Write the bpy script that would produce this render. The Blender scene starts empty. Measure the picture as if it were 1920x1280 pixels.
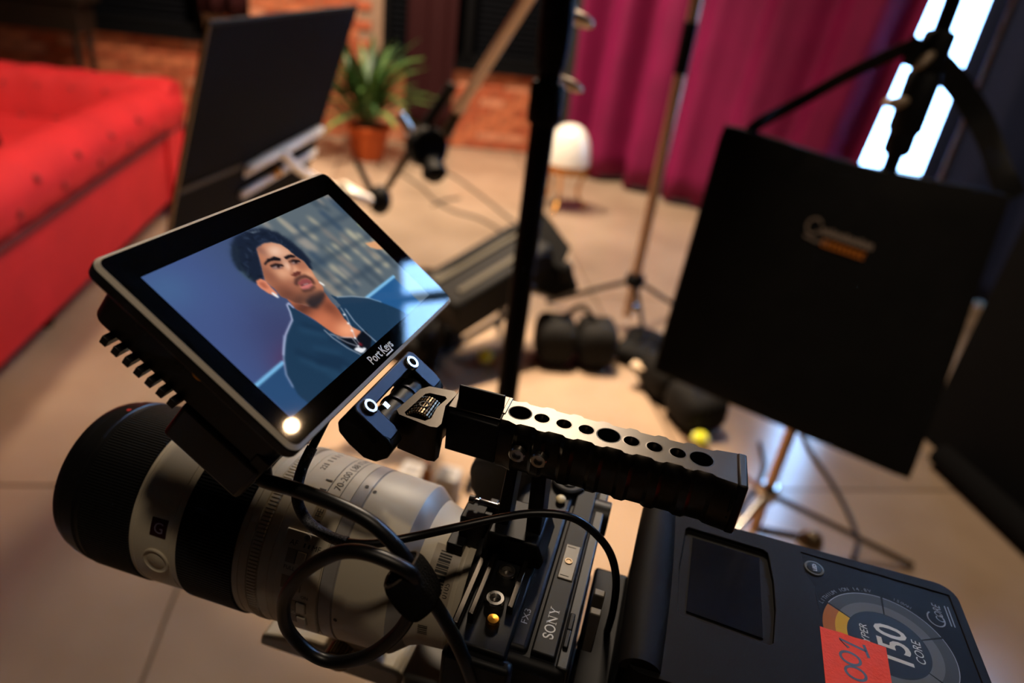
import bpy, bmesh, math, random
import numpy as np
from mathutils import Vector, Matrix

random.seed(7)
rng = np.random.default_rng(7)
D = bpy.data
SC = bpy.context.scene
COL = SC.collection

# ------------------------------------------------------------------ camera
# world: metres, Z up, X along the camera rig (rear = +X), Y away from the photographer
FPX = 1280.0                                   # focal length in pixels of the 1920 x 1280 frame (24 mm)
CAM = np.array([0.0, 0.0, 1.45])
_e1 = np.array([-0.9568, -0.2252, 0.1843]); _e1 /= np.linalg.norm(_e1)
_w = np.array([36.34, -50.62, 103.72]); _w /= np.linalg.norm(_w)
_e2 = _w - (_w @ _e1) * _e1; _e2 /= np.linalg.norm(_e2)
_e3 = -np.cross(_e1, _e2)
RC = np.array([-_e1, _e2, _e3])                # rows: world axes seen in camera space (x right, y down, z ahead)
cam_data = D.cameras.new('camera')
cam_data.sensor_width = 36.0
cam_data.lens = 24.0
cam_data.clip_start = 0.02
cam_data.clip_end = 60
cam_data.dof.use_dof = True
cam_data.dof.focus_distance = 0.287
cam_data.dof.aperture_fstop = 5.2
cam = D.objects.new('camera', cam_data)
COL.objects.link(cam)
_m = np.eye(4)
_m[:3, 0] = RC[:, 0]; _m[:3, 1] = -RC[:, 1]; _m[:3, 2] = -RC[:, 2]; _m[:3, 3] = CAM
cam.matrix_world = Matrix(_m.tolist())
SC.camera = cam

# ------------------------------------------------------------------ world, lights, exposure
SC.view_settings.view_transform = 'Standard'
SC.view_settings.look = 'None'
SC.view_settings.gamma = 1.0
SC.view_settings.exposure = 0.0
SC.view_settings.use_curve_mapping = False
world = D.worlds.new('daylight'); SC.world = world
world.use_nodes = True
wbg = world.node_tree.nodes['Background']
wbg.inputs[0].default_value = (0.34, 0.60, 1.0, 1)
wbg.inputs[1].default_value = 22.0

def lamp(name, kind, loc, power, color, target=None, size=1.0, size_y=None, spot=None, radius=0.05):
    l = D.lights.new(name, kind); l.energy = power; l.color = color
    if kind == 'AREA':
        l.shape = 'RECTANGLE' if size_y else 'DISK'
        l.size = size
        if size_y: l.size_y = size_y
    else:
        l.shadow_soft_size = radius
    if spot:
        l.spot_size = math.radians(spot); l.spot_blend = 0.6
    o = D.objects.new(name, l); COL.objects.link(o); o.location = loc
    if target is not None:
        o.rotation_euler = (Vector(target) - Vector(loc)).to_track_quat('-Z', 'Y').to_euler()
    return o
WARM = (1.0, 0.62, 0.33)
WARM2 = (1.0, 0.80, 0.60)
lamp('set_softlight', 'AREA', (-0.52, 3.6, 3.60), 115, WARM2, target=(-0.6, 2.2, 0), size=0.70, size_y=0.55)
lamp('sofa_spotlight', 'SPOT', (-2.5, 1.5, 4.2), 470, WARM2, target=(-2.4, 2.9, 0.3), spot=60, radius=0.22)
lamp('ceiling_downlight', 'SPOT', (1.26, 2.33, 3.375), 14, WARM, target=(0.6, 1.8, 0), spot=110, radius=0.02)
lamp('lens_fill_spot', 'SPOT', (0.45, -0.55, 4.5), 70, WARM2, target=(-0.17, 0.22, 1.18), spot=13, radius=0.10)  # added fill light, a narrow cone to brighten the near side of the lens
lamp('set_spotlight', 'SPOT', (-1.0, 2.9, 4.5), 2200, (1.0, 0.74, 0.50), target=(-0.5, 2.0, 0), spot=26, radius=0.06)
lamp('bag_fill_spot', 'SPOT', (1.9, -1.3, 4.5), 210, WARM2, target=(1.0, 1.6, 1.0), spot=22, radius=0.10)  # added fill from behind the camera to brighten the hanging bag and its logo
lamp('floor_fill_spot', 'SPOT', (-1.5, 3.7, 4.7), 650, WARM2, target=(-1.2, 4.2, 0), spot=58, radius=0.12)  # extra light added to brighten the middle of the floor, not a room fixture
lamp('brick_wall_washer', 'SPOT', (-2.2, 4.2, 3.9), 900, WARM2, target=(-2.3, 6.3, 0.8), spot=100, radius=0.12)

# ------------------------------------------------------------------ pixel helpers (photo frame 1920 x 1280)
def ray(px, py):
    return RC @ np.array([(px - 960.0) / FPX, (py - 640.0) / FPX, 1.0])
def at(px, py, z):
    return CAM + ray(px, py) * z
def onpl(px, py, ax, val):
    r = ray(px, py); return CAM + r * ((val - CAM[ax]) / r[ax])
def flo(px, py, h=0.0):
    return onpl(px, py, 2, h)
def prj(P):
    q = RC.T @ (np.asarray(P, float) - CAM); return 960 + FPX * q[0] / q[2], 640 + FPX * q[1] / q[2]
# room axes: the brick wall and the sofa are turned 23 degrees from the rig
RU = np.array([0.921, 0.389, 0.0]); RV = np.array([-0.389, 0.921, 0.0])
def rm(u, v, z=0.0):
    p = RU * u + RV * v; return np.array([p[0], p[1], z])

# ------------------------------------------------------------------ materials
def lin(c):
    return tuple((x / 12.92 if x <= 0.04045 else ((x + 0.055) / 1.055) ** 2.4) for x in (v / 255.0 for v in c))
MATS = {}
def mat(name, col, rough=0.5, metal=0.0, spec=0.5, noise=0.0, nscale=40.0, bump=0.0, bscale=200.0,
        emit=None, estr=1.0, coat=0.0, sheen=0.0, alpha=None, trans=0.0, col2=None, coord='Object', aniso=0.0):
    if name in MATS: return MATS[name]
    m = D.materials.new(name); m.use_nodes = True
    nt = m.node_tree; b = nt.nodes['Principled BSDF']
    c = lin(col)
    b.inputs['Base Color'].default_value = (*c, 1)
    b.inputs['Roughness'].default_value = rough
    b.inputs['Metallic'].default_value = metal
    b.inputs['Specular IOR Level'].default_value = spec
    b.inputs['Coat Weight'].default_value = coat
    b.inputs['Coat Roughness'].default_value = 0.03
    if sheen:
        b.inputs['Sheen Weight'].default_value = sheen
        b.inputs['Sheen Tint'].default_value = (*c, 1)
    if trans: b.inputs['Transmission Weight'].default_value = trans
    if alpha is not None: b.inputs['Alpha'].default_value = alpha
    if emit:
        b.inputs['Emission Color'].default_value = (*lin(emit), 1)
        b.inputs['Emission Strength'].default_value = estr
    tc = nt.nodes.new('ShaderNodeTexCoord')
    if noise or col2:
        n = nt.nodes.new('ShaderNodeTexNoise'); n.inputs['Scale'].default_value = nscale
        n.inputs['Detail'].default_value = 4
        nt.links.new(tc.outputs[coord], n.inputs['Vector'])
        mx = nt.nodes.new('ShaderNodeMix'); mx.data_type = 'RGBA'
        cc = lin(col2) if col2 else tuple(x * (1 - noise) for x in c)
        mx.inputs['A'].default_value = (*cc, 1)
        mx.inputs['B'].default_value = (*(tuple(min(1, x * (1 + noise)) for x in c) if not col2 else c), 1)
        rp = nt.nodes.new('ShaderNodeMapRange'); rp.inputs['From Min'].default_value = 0.3; rp.inputs['From Max'].default_value = 0.7
        nt.links.new(n.outputs['Fac'], rp.inputs['Value'])
        nt.links.new(rp.outputs['Result'], mx.inputs['Factor'])
        nt.links.new(mx.outputs['Result'], b.inputs['Base Color'])
    if bump:
        n2 = nt.nodes.new('ShaderNodeTexNoise'); n2.inputs['Scale'].default_value = bscale; n2.inputs['Detail'].default_value = 3
        nt.links.new(tc.outputs[coord], n2.inputs['Vector'])
        bp = nt.nodes.new('ShaderNodeBump'); bp.inputs['Strength'].default_value = bump; bp.inputs['Distance'].default_value = 0.0006
        nt.links.new(n2.outputs['Fac'], bp.inputs['Height'])
        nt.links.new(bp.outputs['Normal'], b.inputs['Normal'])
    MATS[name] = m
    return m

M_black = mat('anodised_black', (13, 13, 14), 0.46, 0.0, 0.22, bump=0.03, bscale=3000)
M_handle = mat('bead_blasted_black_metal', (78, 73, 67), 0.30, 1.0, 0.5, bump=0.03, bscale=2600)
M_plastic = mat('black_plastic', (20, 20, 21), 0.42, 0, 0.4, bump=0.04, bscale=2500)
M_body = mat('camera_grey_black', (18, 18, 20), 0.5, 0, 0.22, bump=0.05, bscale=3000)
M_rubber = mat('black_rubber', (15, 15, 15), 0.6, 0, 0.35)
M_cable = mat('cable_jacket', (13, 13, 14), 0.38, 0, 0.5)
M_braid = mat('braided_sleeve', (98, 100, 108), 0.6, 0, 0.4, noise=0.8, nscale=1800, bump=0.8, bscale=1500)
M_lens = mat('lens_cream_enamel', (212, 200, 176), 0.42, 0, 0.4, bump=0.06, bscale=3000)
M_lensgrey = mat('lens_grey_enamel', (168, 163, 158), 0.36, 0.1, 0.5)
M_steel = mat('bright_steel', (205, 200, 192), 0.22, 1.0)
M_dsteel = mat('dark_steel', (118, 102, 82), 0.35, 1.0)
M_gold = mat('brass_screw', (230, 160, 60), 0.28, 1.0)
M_white = mat('white_print', (205, 205, 205), 0.5)
M_grey = mat('grey_print', (150, 150, 152), 0.5)
M_darkprint = mat('dark_print', (38, 34, 30), 0.6)
M_void = mat('hole_black', (5, 5, 5), 0.8, 0, 0.2)
M_rim = mat('monitor_rim_metal', (232, 222, 205), 0.45, 0.1, 0.5)
M_bracket = mat('blue_black_anodised', (38, 41, 50), 0.42, 0.9, 0.5)
M_silver = mat('silver_aluminium', (240, 236, 228), 0.35, 0.15, bump=0.1, bscale=600)
M_chrome = mat('chrome_tube', (190, 184, 176), 0.16, 1.0)
M_duvet = mat('black_duvetyne', (12, 12, 13), 0.95, 0, 0.15, sheen=0.15, bump=0.4, bscale=400)
M_blackgear = mat('black_gear', (9, 9, 10), 0.6, 0, 0.16, bump=0.2, bscale=300)
M_nylon = mat('black_nylon', (15, 14, 13), 0.8, 0, 0.2, noise=0.25, nscale=12, bump=0.5, bscale=150)
M_brass = mat('polished_brass', (214, 150, 70), 0.22, 1.0)

# ------------------------------------------------------------------ mesh builder
LOC = {}
def V3(p): return np.asarray(p, float)
def rrect(w, h, r, n=5, cx=0.0, cy=0.0):
    out = []
    for sx, sy, a0 in ((1, 1, 0), (-1, 1, 90), (-1, -1, 180), (1, -1, 270)):
        for i in range(n + 1):
            a = math.radians(a0 + 90.0 * i / n)
            out.append((cx + sx * (w / 2 - r) + r * math.cos(a), cy + sy * (h / 2 - r) + r * math.sin(a)))
    return out
def circle(r, n=32, cx=0.0, cy=0.0, ry=None):
    ry = ry or r
    return [(cx + r * math.cos(2 * math.pi * i / n), cy + ry * math.sin(2 * math.pi * i / n)) for i in range(n)]
EX, EY, EZ = V3((1, 0, 0)), V3((0, 1, 0)), V3((0, 0, 1))

class MB:
    def __init__(s): s.v = []; s.f = []
    def add(s, vs, fs):
        k = len(s.v); s.v.extend([tuple(map(float, p)) for p in vs]); s.f.extend([tuple(i + k for i in f) for f in fs]); return s
    def box(s, c, size, A=None):
        A = A or (EX, EY, EZ); c = V3(c)
        vs = [c + A[0] * size[0] * 0.5 * x + A[1] * size[1] * 0.5 * y + A[2] * size[2] * 0.5 * z
              for x in (-1, 1) for y in (-1, 1) for z in (-1, 1)]
        return s.add(vs, [(0, 1, 3, 2), (4, 6, 7, 5), (0, 4, 5, 1), (2, 3, 7, 6), (0, 2, 6, 4), (1, 5, 7, 3)])
    def bx(s, x0, x1, y0, y1, z0, z1):
        return s.box(((x0 + x1) / 2, (y0 + y1) / 2, (z0 + z1) / 2), (x1 - x0, y1 - y0, z1 - z0))
    def prism(s, poly, o, ex, ey, ez, d0, d1):
        n = len(poly); o = V3(o); ex, ey, ez = V3(ex), V3(ey), V3(ez)
        vs = [o + ex * a + ey * b + ez * d0 for a, b in poly] + [o + ex * a + ey * b + ez * d1 for a, b in poly]
        fs = [tuple(range(n - 1, -1, -1)), tuple(range(n, 2 * n))] + [(i, (i + 1) % n, n + (i + 1) % n, n + i) for i in range(n)]
        return s.add(vs, fs)
    def flat(s, poly, o, ex, ey):
        o = V3(o); return s.add([o + V3(ex) * a + V3(ey) * b for a, b in poly], [tuple(range(len(poly)))])
    def cyl(s, p0, p1, r0, r1=None, n=24, cap=True):
        return s.tube([p0, p1], [r0, r0 if r1 is None else r1], n, cap)
    def tube(s, pts, r, n=10, cap=True, closed=False):
        pts = [V3(p) for p in pts]; m = len(pts)
        rs = r if isinstance(r, (list, tuple, np.ndarray)) else [r] * m
        tang = []
        for i in range(m):
            a = pts[(i - 1) % m] if (i > 0 or closed) else pts[0]
            b = pts[(i + 1) % m] if (i < m - 1 or closed) else pts[-1]
            t = b - a; tang.append(t / (np.linalg.norm(t) + 1e-12))
        t0 = tang[0]; up = EZ if abs(t0[2]) < 0.9 else EX
        nrm = np.cross(t0, up); nrm /= np.linalg.norm(nrm)
        vs = []
        for i in range(m):
            t = tang[i]; nrm = nrm - (nrm @ t) * t; nrm /= (np.linalg.norm(nrm) + 1e-12); bn = np.cross(t, nrm)
            for j in range(n):
                a = 2 * math.pi * j / n
                vs.append(pts[i] + (nrm * math.cos(a) + bn * math.sin(a)) * rs[i])
        fs = []
        for i in range(m if closed else m - 1):
            for j in range(n):
                k = (i + 1) % m
                fs.append((i * n + j, i * n + (j + 1) % n, k * n + (j + 1) % n, k * n + j))
        if cap and not closed:
            fs.append(tuple(range(n - 1, -1, -1))); fs.append(tuple(range((m - 1) * n, m * n)))
        return s.add(vs, fs)
    def lathe(s, prof, o, ax, n=64, cap=True, e=None):
        o, ax = V3(o), V3(ax); ax = ax / np.linalg.norm(ax)
        e = V3(e) if e is not None else (np.cross(ax, EZ) if abs(ax[2]) < 0.9 else np.cross(ax, EX))
        e = e / np.linalg.norm(e); g = np.cross(ax, e)
        vs = [o + ax * x + (e * math.cos(2 * math.pi * j / n) + g * math.sin(2 * math.pi * j / n)) * r for x, r in prof for j in range(n)]
        fs = [(i * n + j, i * n + (j + 1) % n, (i + 1) * n + (j + 1) % n, (i + 1) * n + j) for i in range(len(prof) - 1) for j in range(n)]
        if cap: fs += [tuple(range(n - 1, -1, -1)), tuple(range((len(prof) - 1) * n, len(prof) * n))]
        return s.add(vs, fs)
    def gear(s, x0, x1, r0, r1, teeth, o, ax, duty=0.5):
        """ribbed ring: teeth run along the axis"""
        o, ax = V3(o), V3(ax)
        e = np.cross(ax, EZ); e /= np.linalg.norm(e); g = np.cross(ax, e)
        ang, rad = [], []
        st = 2 * math.pi / teeth
        for i in range(teeth):
            for fr, rr in ((0.0, r0), (0.5 - duty * 0.42, r0), (0.5 - duty * 0.28, r1), (0.5 + duty * 0.28, r1), (0.5 + duty * 0.42, r0)):
                ang.append((i + fr) * st); rad.append(rr)
        n = len(ang); vs = []
        for x, k in ((x0, 0), (x0 + 0.6, 1), (x1 - 0.6, 1), (x1, 0)):
            for a, rr in zip(ang, rad):
                q = rr if k else r0 - 0.3
                vs.append(o + ax * x + (e * math.cos(a) + g * math.sin(a)) * q)
        fs = [(i * n + j, i * n + (j + 1) % n, (i + 1) * n + (j + 1) % n, (i + 1) * n + j) for i in range(3) for j in range(n)]
        return s.add(vs, fs)
    def ball(s, c, r, n=20, m=12, A=None):
        r = r if isinstance(r, (tuple, list)) else (r, r, r); c = V3(c); A = A or (EX, EY, EZ)
        vs = [c + A[2] * r[2]]; fs = []
        for i in range(1, m):
            t = math.pi * i / m
            for j in range(n):
                a = 2 * math.pi * j / n
                vs.append(c + A[0] * r[0] * math.sin(t) * math.cos(a) + A[1] * r[1] * math.sin(t) * math.sin(a) + A[2] * r[2] * math.cos(t))
        vs.append(c - A[2] * r[2]); L = len(vs) - 1
        for j in range(n):
            fs.append((0, 1 + j, 1 + (j + 1) % n)); fs.append((L, 1 + (m - 2) * n + (j + 1) % n, 1 + (m - 2) * n + j))
        for i in range(m - 2):
            for j in range(n):
                a = 1 + i * n; b = a + n
                fs.append((a + j, b + j, b + (j + 1) % n, a + (j + 1) % n))
        return s.add(vs, fs)
    def grid(s, fn, nu, nv, closed_u=False):
        vs = [fn(i / (nu - (0 if closed_u else 1)), j / (nv - 1)) for i in range(nu) for j in range(nv)]
        fs = []
        for i in range(nu if closed_u else nu - 1):
            k = (i + 1) % nu
            for j in range(nv - 1): fs.append((i * nv + j, k * nv + j, k * nv + j + 1, i * nv + j + 1))
        return s.add(vs, fs)
    def strokes(s, lines, w, o, ex, ey, ez=None, d=0.0):
        """flat pen strokes, lines of 2d points"""
        o, ex, ey = V3(o), V3(ex), V3(ey)
        for L in lines:
            L = [np.array(p, float) for p in L]; vs = []
            for i, p in enumerate(L):
                t = L[min(i + 1, len(L) - 1)] - L[max(i - 1, 0)]; t /= (np.linalg.norm(t) + 1e-9); nn = np.array([-t[1], t[0]])
                for sg in (-1, 1):
                    q = p + nn * sg * w / 2; vs.append(o + ex * q[0] + ey * q[1])
            s.add(vs, [(2 * i, 2 * i + 1, 2 * i + 3, 2 * i + 2) for i in range(len(L) - 1)])
        return s
    def text(s, txt, size, fn, shear=0.0, spacing=1.0, align='LEFT', bold=0.0):
        """flat lettering: fn maps font plane (x, y) to a 3d point"""
        cu = D.curves.new('t', 'FONT'); cu.body = txt; cu.size = size; cu.shear = shear; cu.space_character = spacing
        cu.align_x = align; cu.offset = bold; cu.resolution_u = 3
        ob = D.objects.new('t', cu); COL.objects.link(ob)
        bpy.context.view_layer.update()
        me = D.meshes.new_from_object(ob.evaluated_get(bpy.context.evaluated_depsgraph_get()))
        s.add([fn(v.co.x, v.co.y) for v in me.vertices], [tuple(p.vertices) for p in me.polygons])
        D.objects.remove(ob); D.curves.remove(cu); D.meshes.remove(me)
        return s
    def mesh(s, name, scale, off, smooth):
        me = D.meshes.new(name)
        vs = (np.array(s.v) * scale - off)
        me.from_pydata(vs.tolist(), [], s.f); me.update()
        if smooth:
            me.polygons.foreach_set('use_smooth', [True] * len(me.polygons))
            me.set_sharp_from_angle(angle=math.radians(smooth))
        return me
    def build(s, name, m, parent=None, smooth=38, bevel=0.0, seg=2, mm=False, kind=None, label=None, fix=True):
        off = LOC.get(parent.name, np.zeros(3)) if parent else np.zeros(3)
        me = s.mesh(name, 0.001 if mm else 1.0, off, smooth)
        if fix:
            b = bmesh.new(); b.from_mesh(me); bmesh.ops.recalc_face_normals(b, faces=b.faces); b.to_mesh(me); b.free()
        me.materials.append(m)
        o = D.objects.new(name, me); COL.objects.link(o)
        if parent: o.parent = parent; LOC[o.name] = off
        if bevel:
            md = o.modifiers.new('edge', 'BEVEL'); md.width = bevel * (0.001 if mm else 1.0); md.segments = seg
            md.limit_method = 'ANGLE'; md.angle_limit = math.radians(35); md.harden_normals = False
        if kind: o['kind'] = kind
        if label: o['label'] = label
        return o

def thing(name, label, cat, loc, group=None, kind=None):
    o = D.objects.new(name, None); COL.objects.link(o); o.location = tuple(map(float, loc)); o.empty_display_size = 0.05
    LOC[o.name] = V3(loc)
    o['label'] = label
    if kind: o['kind'] = kind
    else: o['category'] = cat
    if group: o['group'] = group
    return o
def tag(o, label, cat=None, group=None, kind=None):
    o['label'] = label
    if cat: o['category'] = cat
    if group: o['group'] = group
    if kind: o['kind'] = kind
    return o
def place(mesh, name, parent, loc, rot=None, mats=None):
    """share a mesh: loc is a world point, rot a 3x3 of world axes"""
    o = D.objects.new(name, mesh); COL.objects.link(o)
    off = LOC.get(parent.name, np.zeros(3)) if parent else np.zeros(3)
    mtx = Matrix.Translation(Vector((V3(loc) - off).tolist()))
    if rot is not None:
        r = Matrix([[float(rot[j][i]) for j in range(3)] for i in range(3)]).to_4x4(); mtx = mtx @ r
    if parent: o.parent = parent; LOC[o.name] = V3(loc)
    o.matrix_local = mtx
    return o
def cut(obj, cutters):
    """apply boolean differences and remove the cutters"""
    for c in cutters:
        md = obj.modifiers.new('c', 'BOOLEAN'); md.object = c; md.operation = 'DIFFERENCE'; md.solver = 'EXACT'
    bpy.context.view_layer.update()
    me = D.meshes.new_from_object(obj.evaluated_get(bpy.context.evaluated_depsgraph_get()))
    old = obj.data; obj.modifiers.clear(); obj.data = me; me.name = old.name
    if not me.materials: me.materials.append(old.materials[0])
    for c in cutters: D.objects.remove(c)
    me.polygons.foreach_set('use_smooth', [True] * len(me.polygons)); me.set_sharp_from_angle(angle=math.radians(30))
def spl(pts, n=8):
    """Catmull-Rom through points"""
    P = [V3(p) for p in pts]; P = [2 * P[0] - P[1]] + P + [2 * P[-1] - P[-2]]; out = []
    for i in range(1, len(P) - 2):
        for k in range(n):
            t = k / n; a, b, c, d = P[i - 1], P[i], P[i + 1], P[i + 2]
            out.append(0.5 * ((2 * b) + (c - a) * t + (2 * a - 5 * b + 4 * c - d) * t * t + (3 * b - 3 * c + d - a) * t ** 3))
    out.append(P[-2]); return out

# ================================================================== THE ROOM
M_concrete = mat('polished_concrete', (166, 144, 122), 0.17, 0, 0.5, nscale=1.7, col2=(138, 117, 97), bump=0.12, bscale=60, coord='Object')
M_grout = mat('slab_joint', (74, 60, 48), 0.8)
M_plaster = mat('dark_plaster', (30, 26, 24), 0.8, noise=0.1, nscale=3)
M_navywall = mat('navy_paint', (24, 30, 44), 0.6, 0, 0.4, noise=0.1, nscale=4)
M_mortar = mat('pale_mortar', (150, 120, 98), 0.9, noise=0.2, nscale=30)
M_bricks = [mat('brick_%s' % n, c, 0.85, 0, 0.25, noise=0.25, nscale=25, bump=0.5, bscale=120)
            for n, c in (('orange', (194, 112, 76)), ('red', (176, 92, 62)), ('pale', (206, 136, 104)))]
M_frame = mat('black_window_frame', (7, 7, 9), 0.7, 0, 0.1)
M_blind = mat('navy_blind_slat', (7, 8, 12), 0.85, 0, 0.06)
M_glass = mat('window_glass', (235, 245, 255), 0.02, 0, 0.5, trans=1.0)

PA, PB, PC, PD, PE = [V3(p) for p in ((-1.26, 6.49, 0), (3.99, 3.81, 0), (5.0, -3.6, 0), (-3.43, -5.25, 0), (-7.31, 3.94, 0))]
CEIL = 4.9
TH = 0.22
def wall_axes(a, b):
    e = (b - a) / np.linalg.norm(b - a); n = np.array([-e[1], e[0], 0.0])     # n points out of the room for clockwise order
    cen = (PA + PB + PC + PD + PE) / 5
    if n @ (cen - a) > 0: n = -n
    return e, n, np.linalg.norm(b - a)
def wall_piece(mb, a, b, t0, t1, z0, z1, d0=0.0, d1=TH):
    e, n, L = wall_axes(a, b)
    mb.box(a + e * (t0 + t1) / 2 + n * (d0 + d1) / 2 + EZ * (z0 + z1) / 2, (t1 - t0, d1 - d0, z1 - z0), (e, n, EZ))

# floor: saw-cut slabs lying on a bed
bed = MB().bx(-9, 7, -7, 9, -0.12, -0.012).build('floor', M_grout)
tag(bed, 'polished warm concrete floor of the loft with saw-cut joints', kind='structure')
SL = 1.55
U0, V0 = -0.52, 1.69
slab_me = MB().bx(-SL / 2 + 0.004, SL / 2 - 0.004, -SL / 2 + 0.004, SL / 2 - 0.004, -0.03, 0.0).mesh('floor_slab', 1.0, np.zeros(3), 0)
slab_me.materials.append(M_concrete)
for i in range(-4, 5):
    for j in range(-4, 5):
        c = rm(U0 + (i + 0.5) * SL, V0 + (j + 0.5) * SL, 0.0)
        if -8.2 < c[0] < 6 and -5.8 < c[1] < 7.6:
            place(slab_me, 'floor_slab', bed, c, (RU, RV, EZ))
_cen = (PA + PB + PC + PD + PE) / 5
ROOM = [tuple((q + (q - _cen) * 0.05)[:2]) for q in (PA, PB, PC, PD, PE)]
ceil = MB().prism(ROOM, (0, 0, 0), EX, EY, EZ, CEIL, CEIL + 0.15).build('ceiling', M_plaster)
tag(ceil, 'dark loft ceiling above the set', kind='structure')

# brick wall with two windows: t runs from PE to PA
BE, BN, BL_ = wall_axes(PE, PA)
def bt(px, py, h=None):          # where a pixel ray meets the brick wall: (t, z)
    r = ray(px, py); n = BN; s = ((PE - CAM) @ n) / (r @ n); q = CAM + r * s; return float((q - PE) @ BE), float(q[2])
SILL = bt(930, 127)[1]
W2a, W2b = bt(-230, 20)[0], bt(383, 60)[0]
W3a, W3b = bt(716, 100)[0], BL_ - 0.12
mb = MB()
wall_piece(mb, PE, PA, -0.3, W2a, 0, CEIL); wall_piece(mb, PE, PA, W2b, W3a, 0, CEIL); wall_piece(mb, PE, PA, W3b, BL_ + 0.1, 0, CEIL)
for a, b in ((W2a, W2b), (W3a, W3b)):
    wall_piece(mb, PE, PA, a, b, 0, SILL); wall_piece(mb, PE, PA, a, b, 3.6, CEIL)
wb = mb.build('wall_back', M_mortar)
tag(wb, 'exposed orange brick wall behind the sofa and the potted plant', kind='structure')
# bricks: the ones in view as parts, the remainder joined
BW, BH, BD = 0.205, 0.062, 0.02
brick_me = []
for k in range(3):
    me = MB().box((0, 0, 0), (BW, BD, BH)).mesh('brick', 1.0, np.zeros(3), 0); me.materials.append(M_bricks[k]); brick_me.append(me)
cand = []
for row in range(0, 56):
    z = 0.045 + row * 0.075
    for i in range(-1, 33):
        t = i * 0.217 + (0.108 if row % 2 else 0)
        if t < 0.1 or t > BL_ - 0.1: continue
        inwin = any(a - 0.09 < t < b + 0.09 and SILL - 0.03 < z < 3.63 for a, b in ((W2a, W2b), (W3a, W3b)))
        if inwin: continue
        p = PE + BE * t + EZ * z - BN * 0.004
        x, y = prj(p)
        vis = -20 < x < 1075 and -12 < y < 300 and not (392 < x < 640 and y > 60)
        cand.append((not vis, abs(y - 130), p))
cand.sort(key=lambda c: (c[0], c[1]))
rest = MB()
for k, (nv, _, p) in enumerate(cand):
    if k < 300 and not nv:
        place(brick_me[random.choice((0, 0, 1, 1, 2))], 'brick', wb, p - BN * random.uniform(0, 0.003), (BE, BN, EZ))
    else:
        rest.box(p, (BW, BD, BH), (BE, BN, EZ))
ro = rest.build('brick_field', M_bricks[0], wb, smooth=0, fix=False); ro['kind'] = 'stuff'

def dark_window(name, a, b, label):
    w = MB()
    t = 0.06
    for (x0, x1, z0, z1) in ((a, a + t, SILL, 3.6), (b - t, b, SILL, 3.6), (a, b, SILL, SILL + t * 1.3), (a, b, 3.6 - t, 3.6), ((a + b) / 2 - t / 2, (a + b) / 2 + t / 2, SILL, 3.6)):
        wall_piece(w, PE, PA, x0, x1, z0, z1, 0.0, 0.10)
    w = w.build(name, M_frame); tag(w, label, kind='structure')
    p = MB(); wall_piece(p, PE, PA, a - 0.05, b + 0.05, SILL - 0.05, 3.65, 0.221, 0.245); p.build('shutter_board', M_frame, w)
    wall_sl = MB().box((0, 0, 0), (b - a - 0.13, 0.012, 0.052)).mesh('blind_slat', 1.0, np.zeros(3), 0); wall_sl.materials.append(M_blind)
    c = math.cos(math.radians(25)); s_ = math.sin(math.radians(25))
    ez = EZ * c + BN * s_; en = BN * c - EZ * s_
    for k in range(44):
        z = SILL + 0.10 + k * 0.048
        if z > 3.5: break
        place(wall_sl, 'blind_slat', w, PE + BE * (a + b) / 2 + BN * 0.125 + EZ * z, (BE, en, ez))
    s = MB(); wall_piece(s, PE, PA, a - 0.05, b + 0.05, SILL - 0.045, SILL, -0.07, 0.1); s.build('window_sill', M_frame, w)
dark_window('window_2', W2a, W2b, 'black framed window with closed dark blinds above the red sofa')
dark_window('window_3', W3a, W3b, 'black framed window with closed dark blinds beside the narrow red drape')

# window wall with the tall daylight opening; t runs from PA to PB
WE, WN, WL = wall_axes(PA, PB)
CUR0 = V3((-1.02, 6.09, 0)); CE = V3((0.8904, -0.4552, 0)); CN = V3((0.4552, 0.8904, 0))     # the curtain line and its outward normal
O0, O1, OZ0, OZ1 = 2.0, 5.0, 0.40, 4.32
mb = MB()
wall_piece(mb, PA, PB, -0.1, O0, 0, CEIL); wall_piece(mb, PA, PB, O1, WL + 0.1, 0, CEIL)
wall_piece(mb, PA, PB, O0, O1, 0, OZ0); wall_piece(mb, PA, PB, O0, O1, OZ1, CEIL)
tag(mb.build('wall_window', M_plaster), 'dark wall with a tall daylight window behind the magenta curtain', kind='structure')
w = MB()
for (x0, x1, z0, z1) in ((O0, O0 + .06, OZ0, OZ1), (O1 - .06, O1, OZ0, OZ1), (O0, O1, OZ0, OZ0 + .07), (O0, O1, OZ1 - .07, OZ1), (4.4, 4.45, OZ0, OZ1), (O0, O1, 3.0, 3.05)):
    wall_piece(w, PA, PB, x0, x1, z0, z1, 0.06, 0.14)
w1 = w.build('window_1', M_frame); tag(w1, 'tall bright daylight window between the magenta curtain and the navy drape', kind='structure')
p = MB(); wall_piece(p, PA, PB, O0 + .06, O1 - .06, OZ0 + .07, OZ1 - .07, 0.098, 0.102)
p.build('pane', M_glass, w1)
for nm, a, b, m, lb in (('wall_right', PB, PC, M_navywall, 'dark navy wall on the right side of the set'),
                        ('wall_near', PC, PD, M_plaster, 'dark wall behind the photographer'),
                        ('wall_left', PD, PE, M_plaster, 'dark wall at the far left behind the sofa')):
    mb = MB(); wall_piece(mb, a, b, -0.1, np.linalg.norm(b - a) + 0.1, 0, CEIL); tag(mb.build(nm, m), lb, kind='structure')

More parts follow.
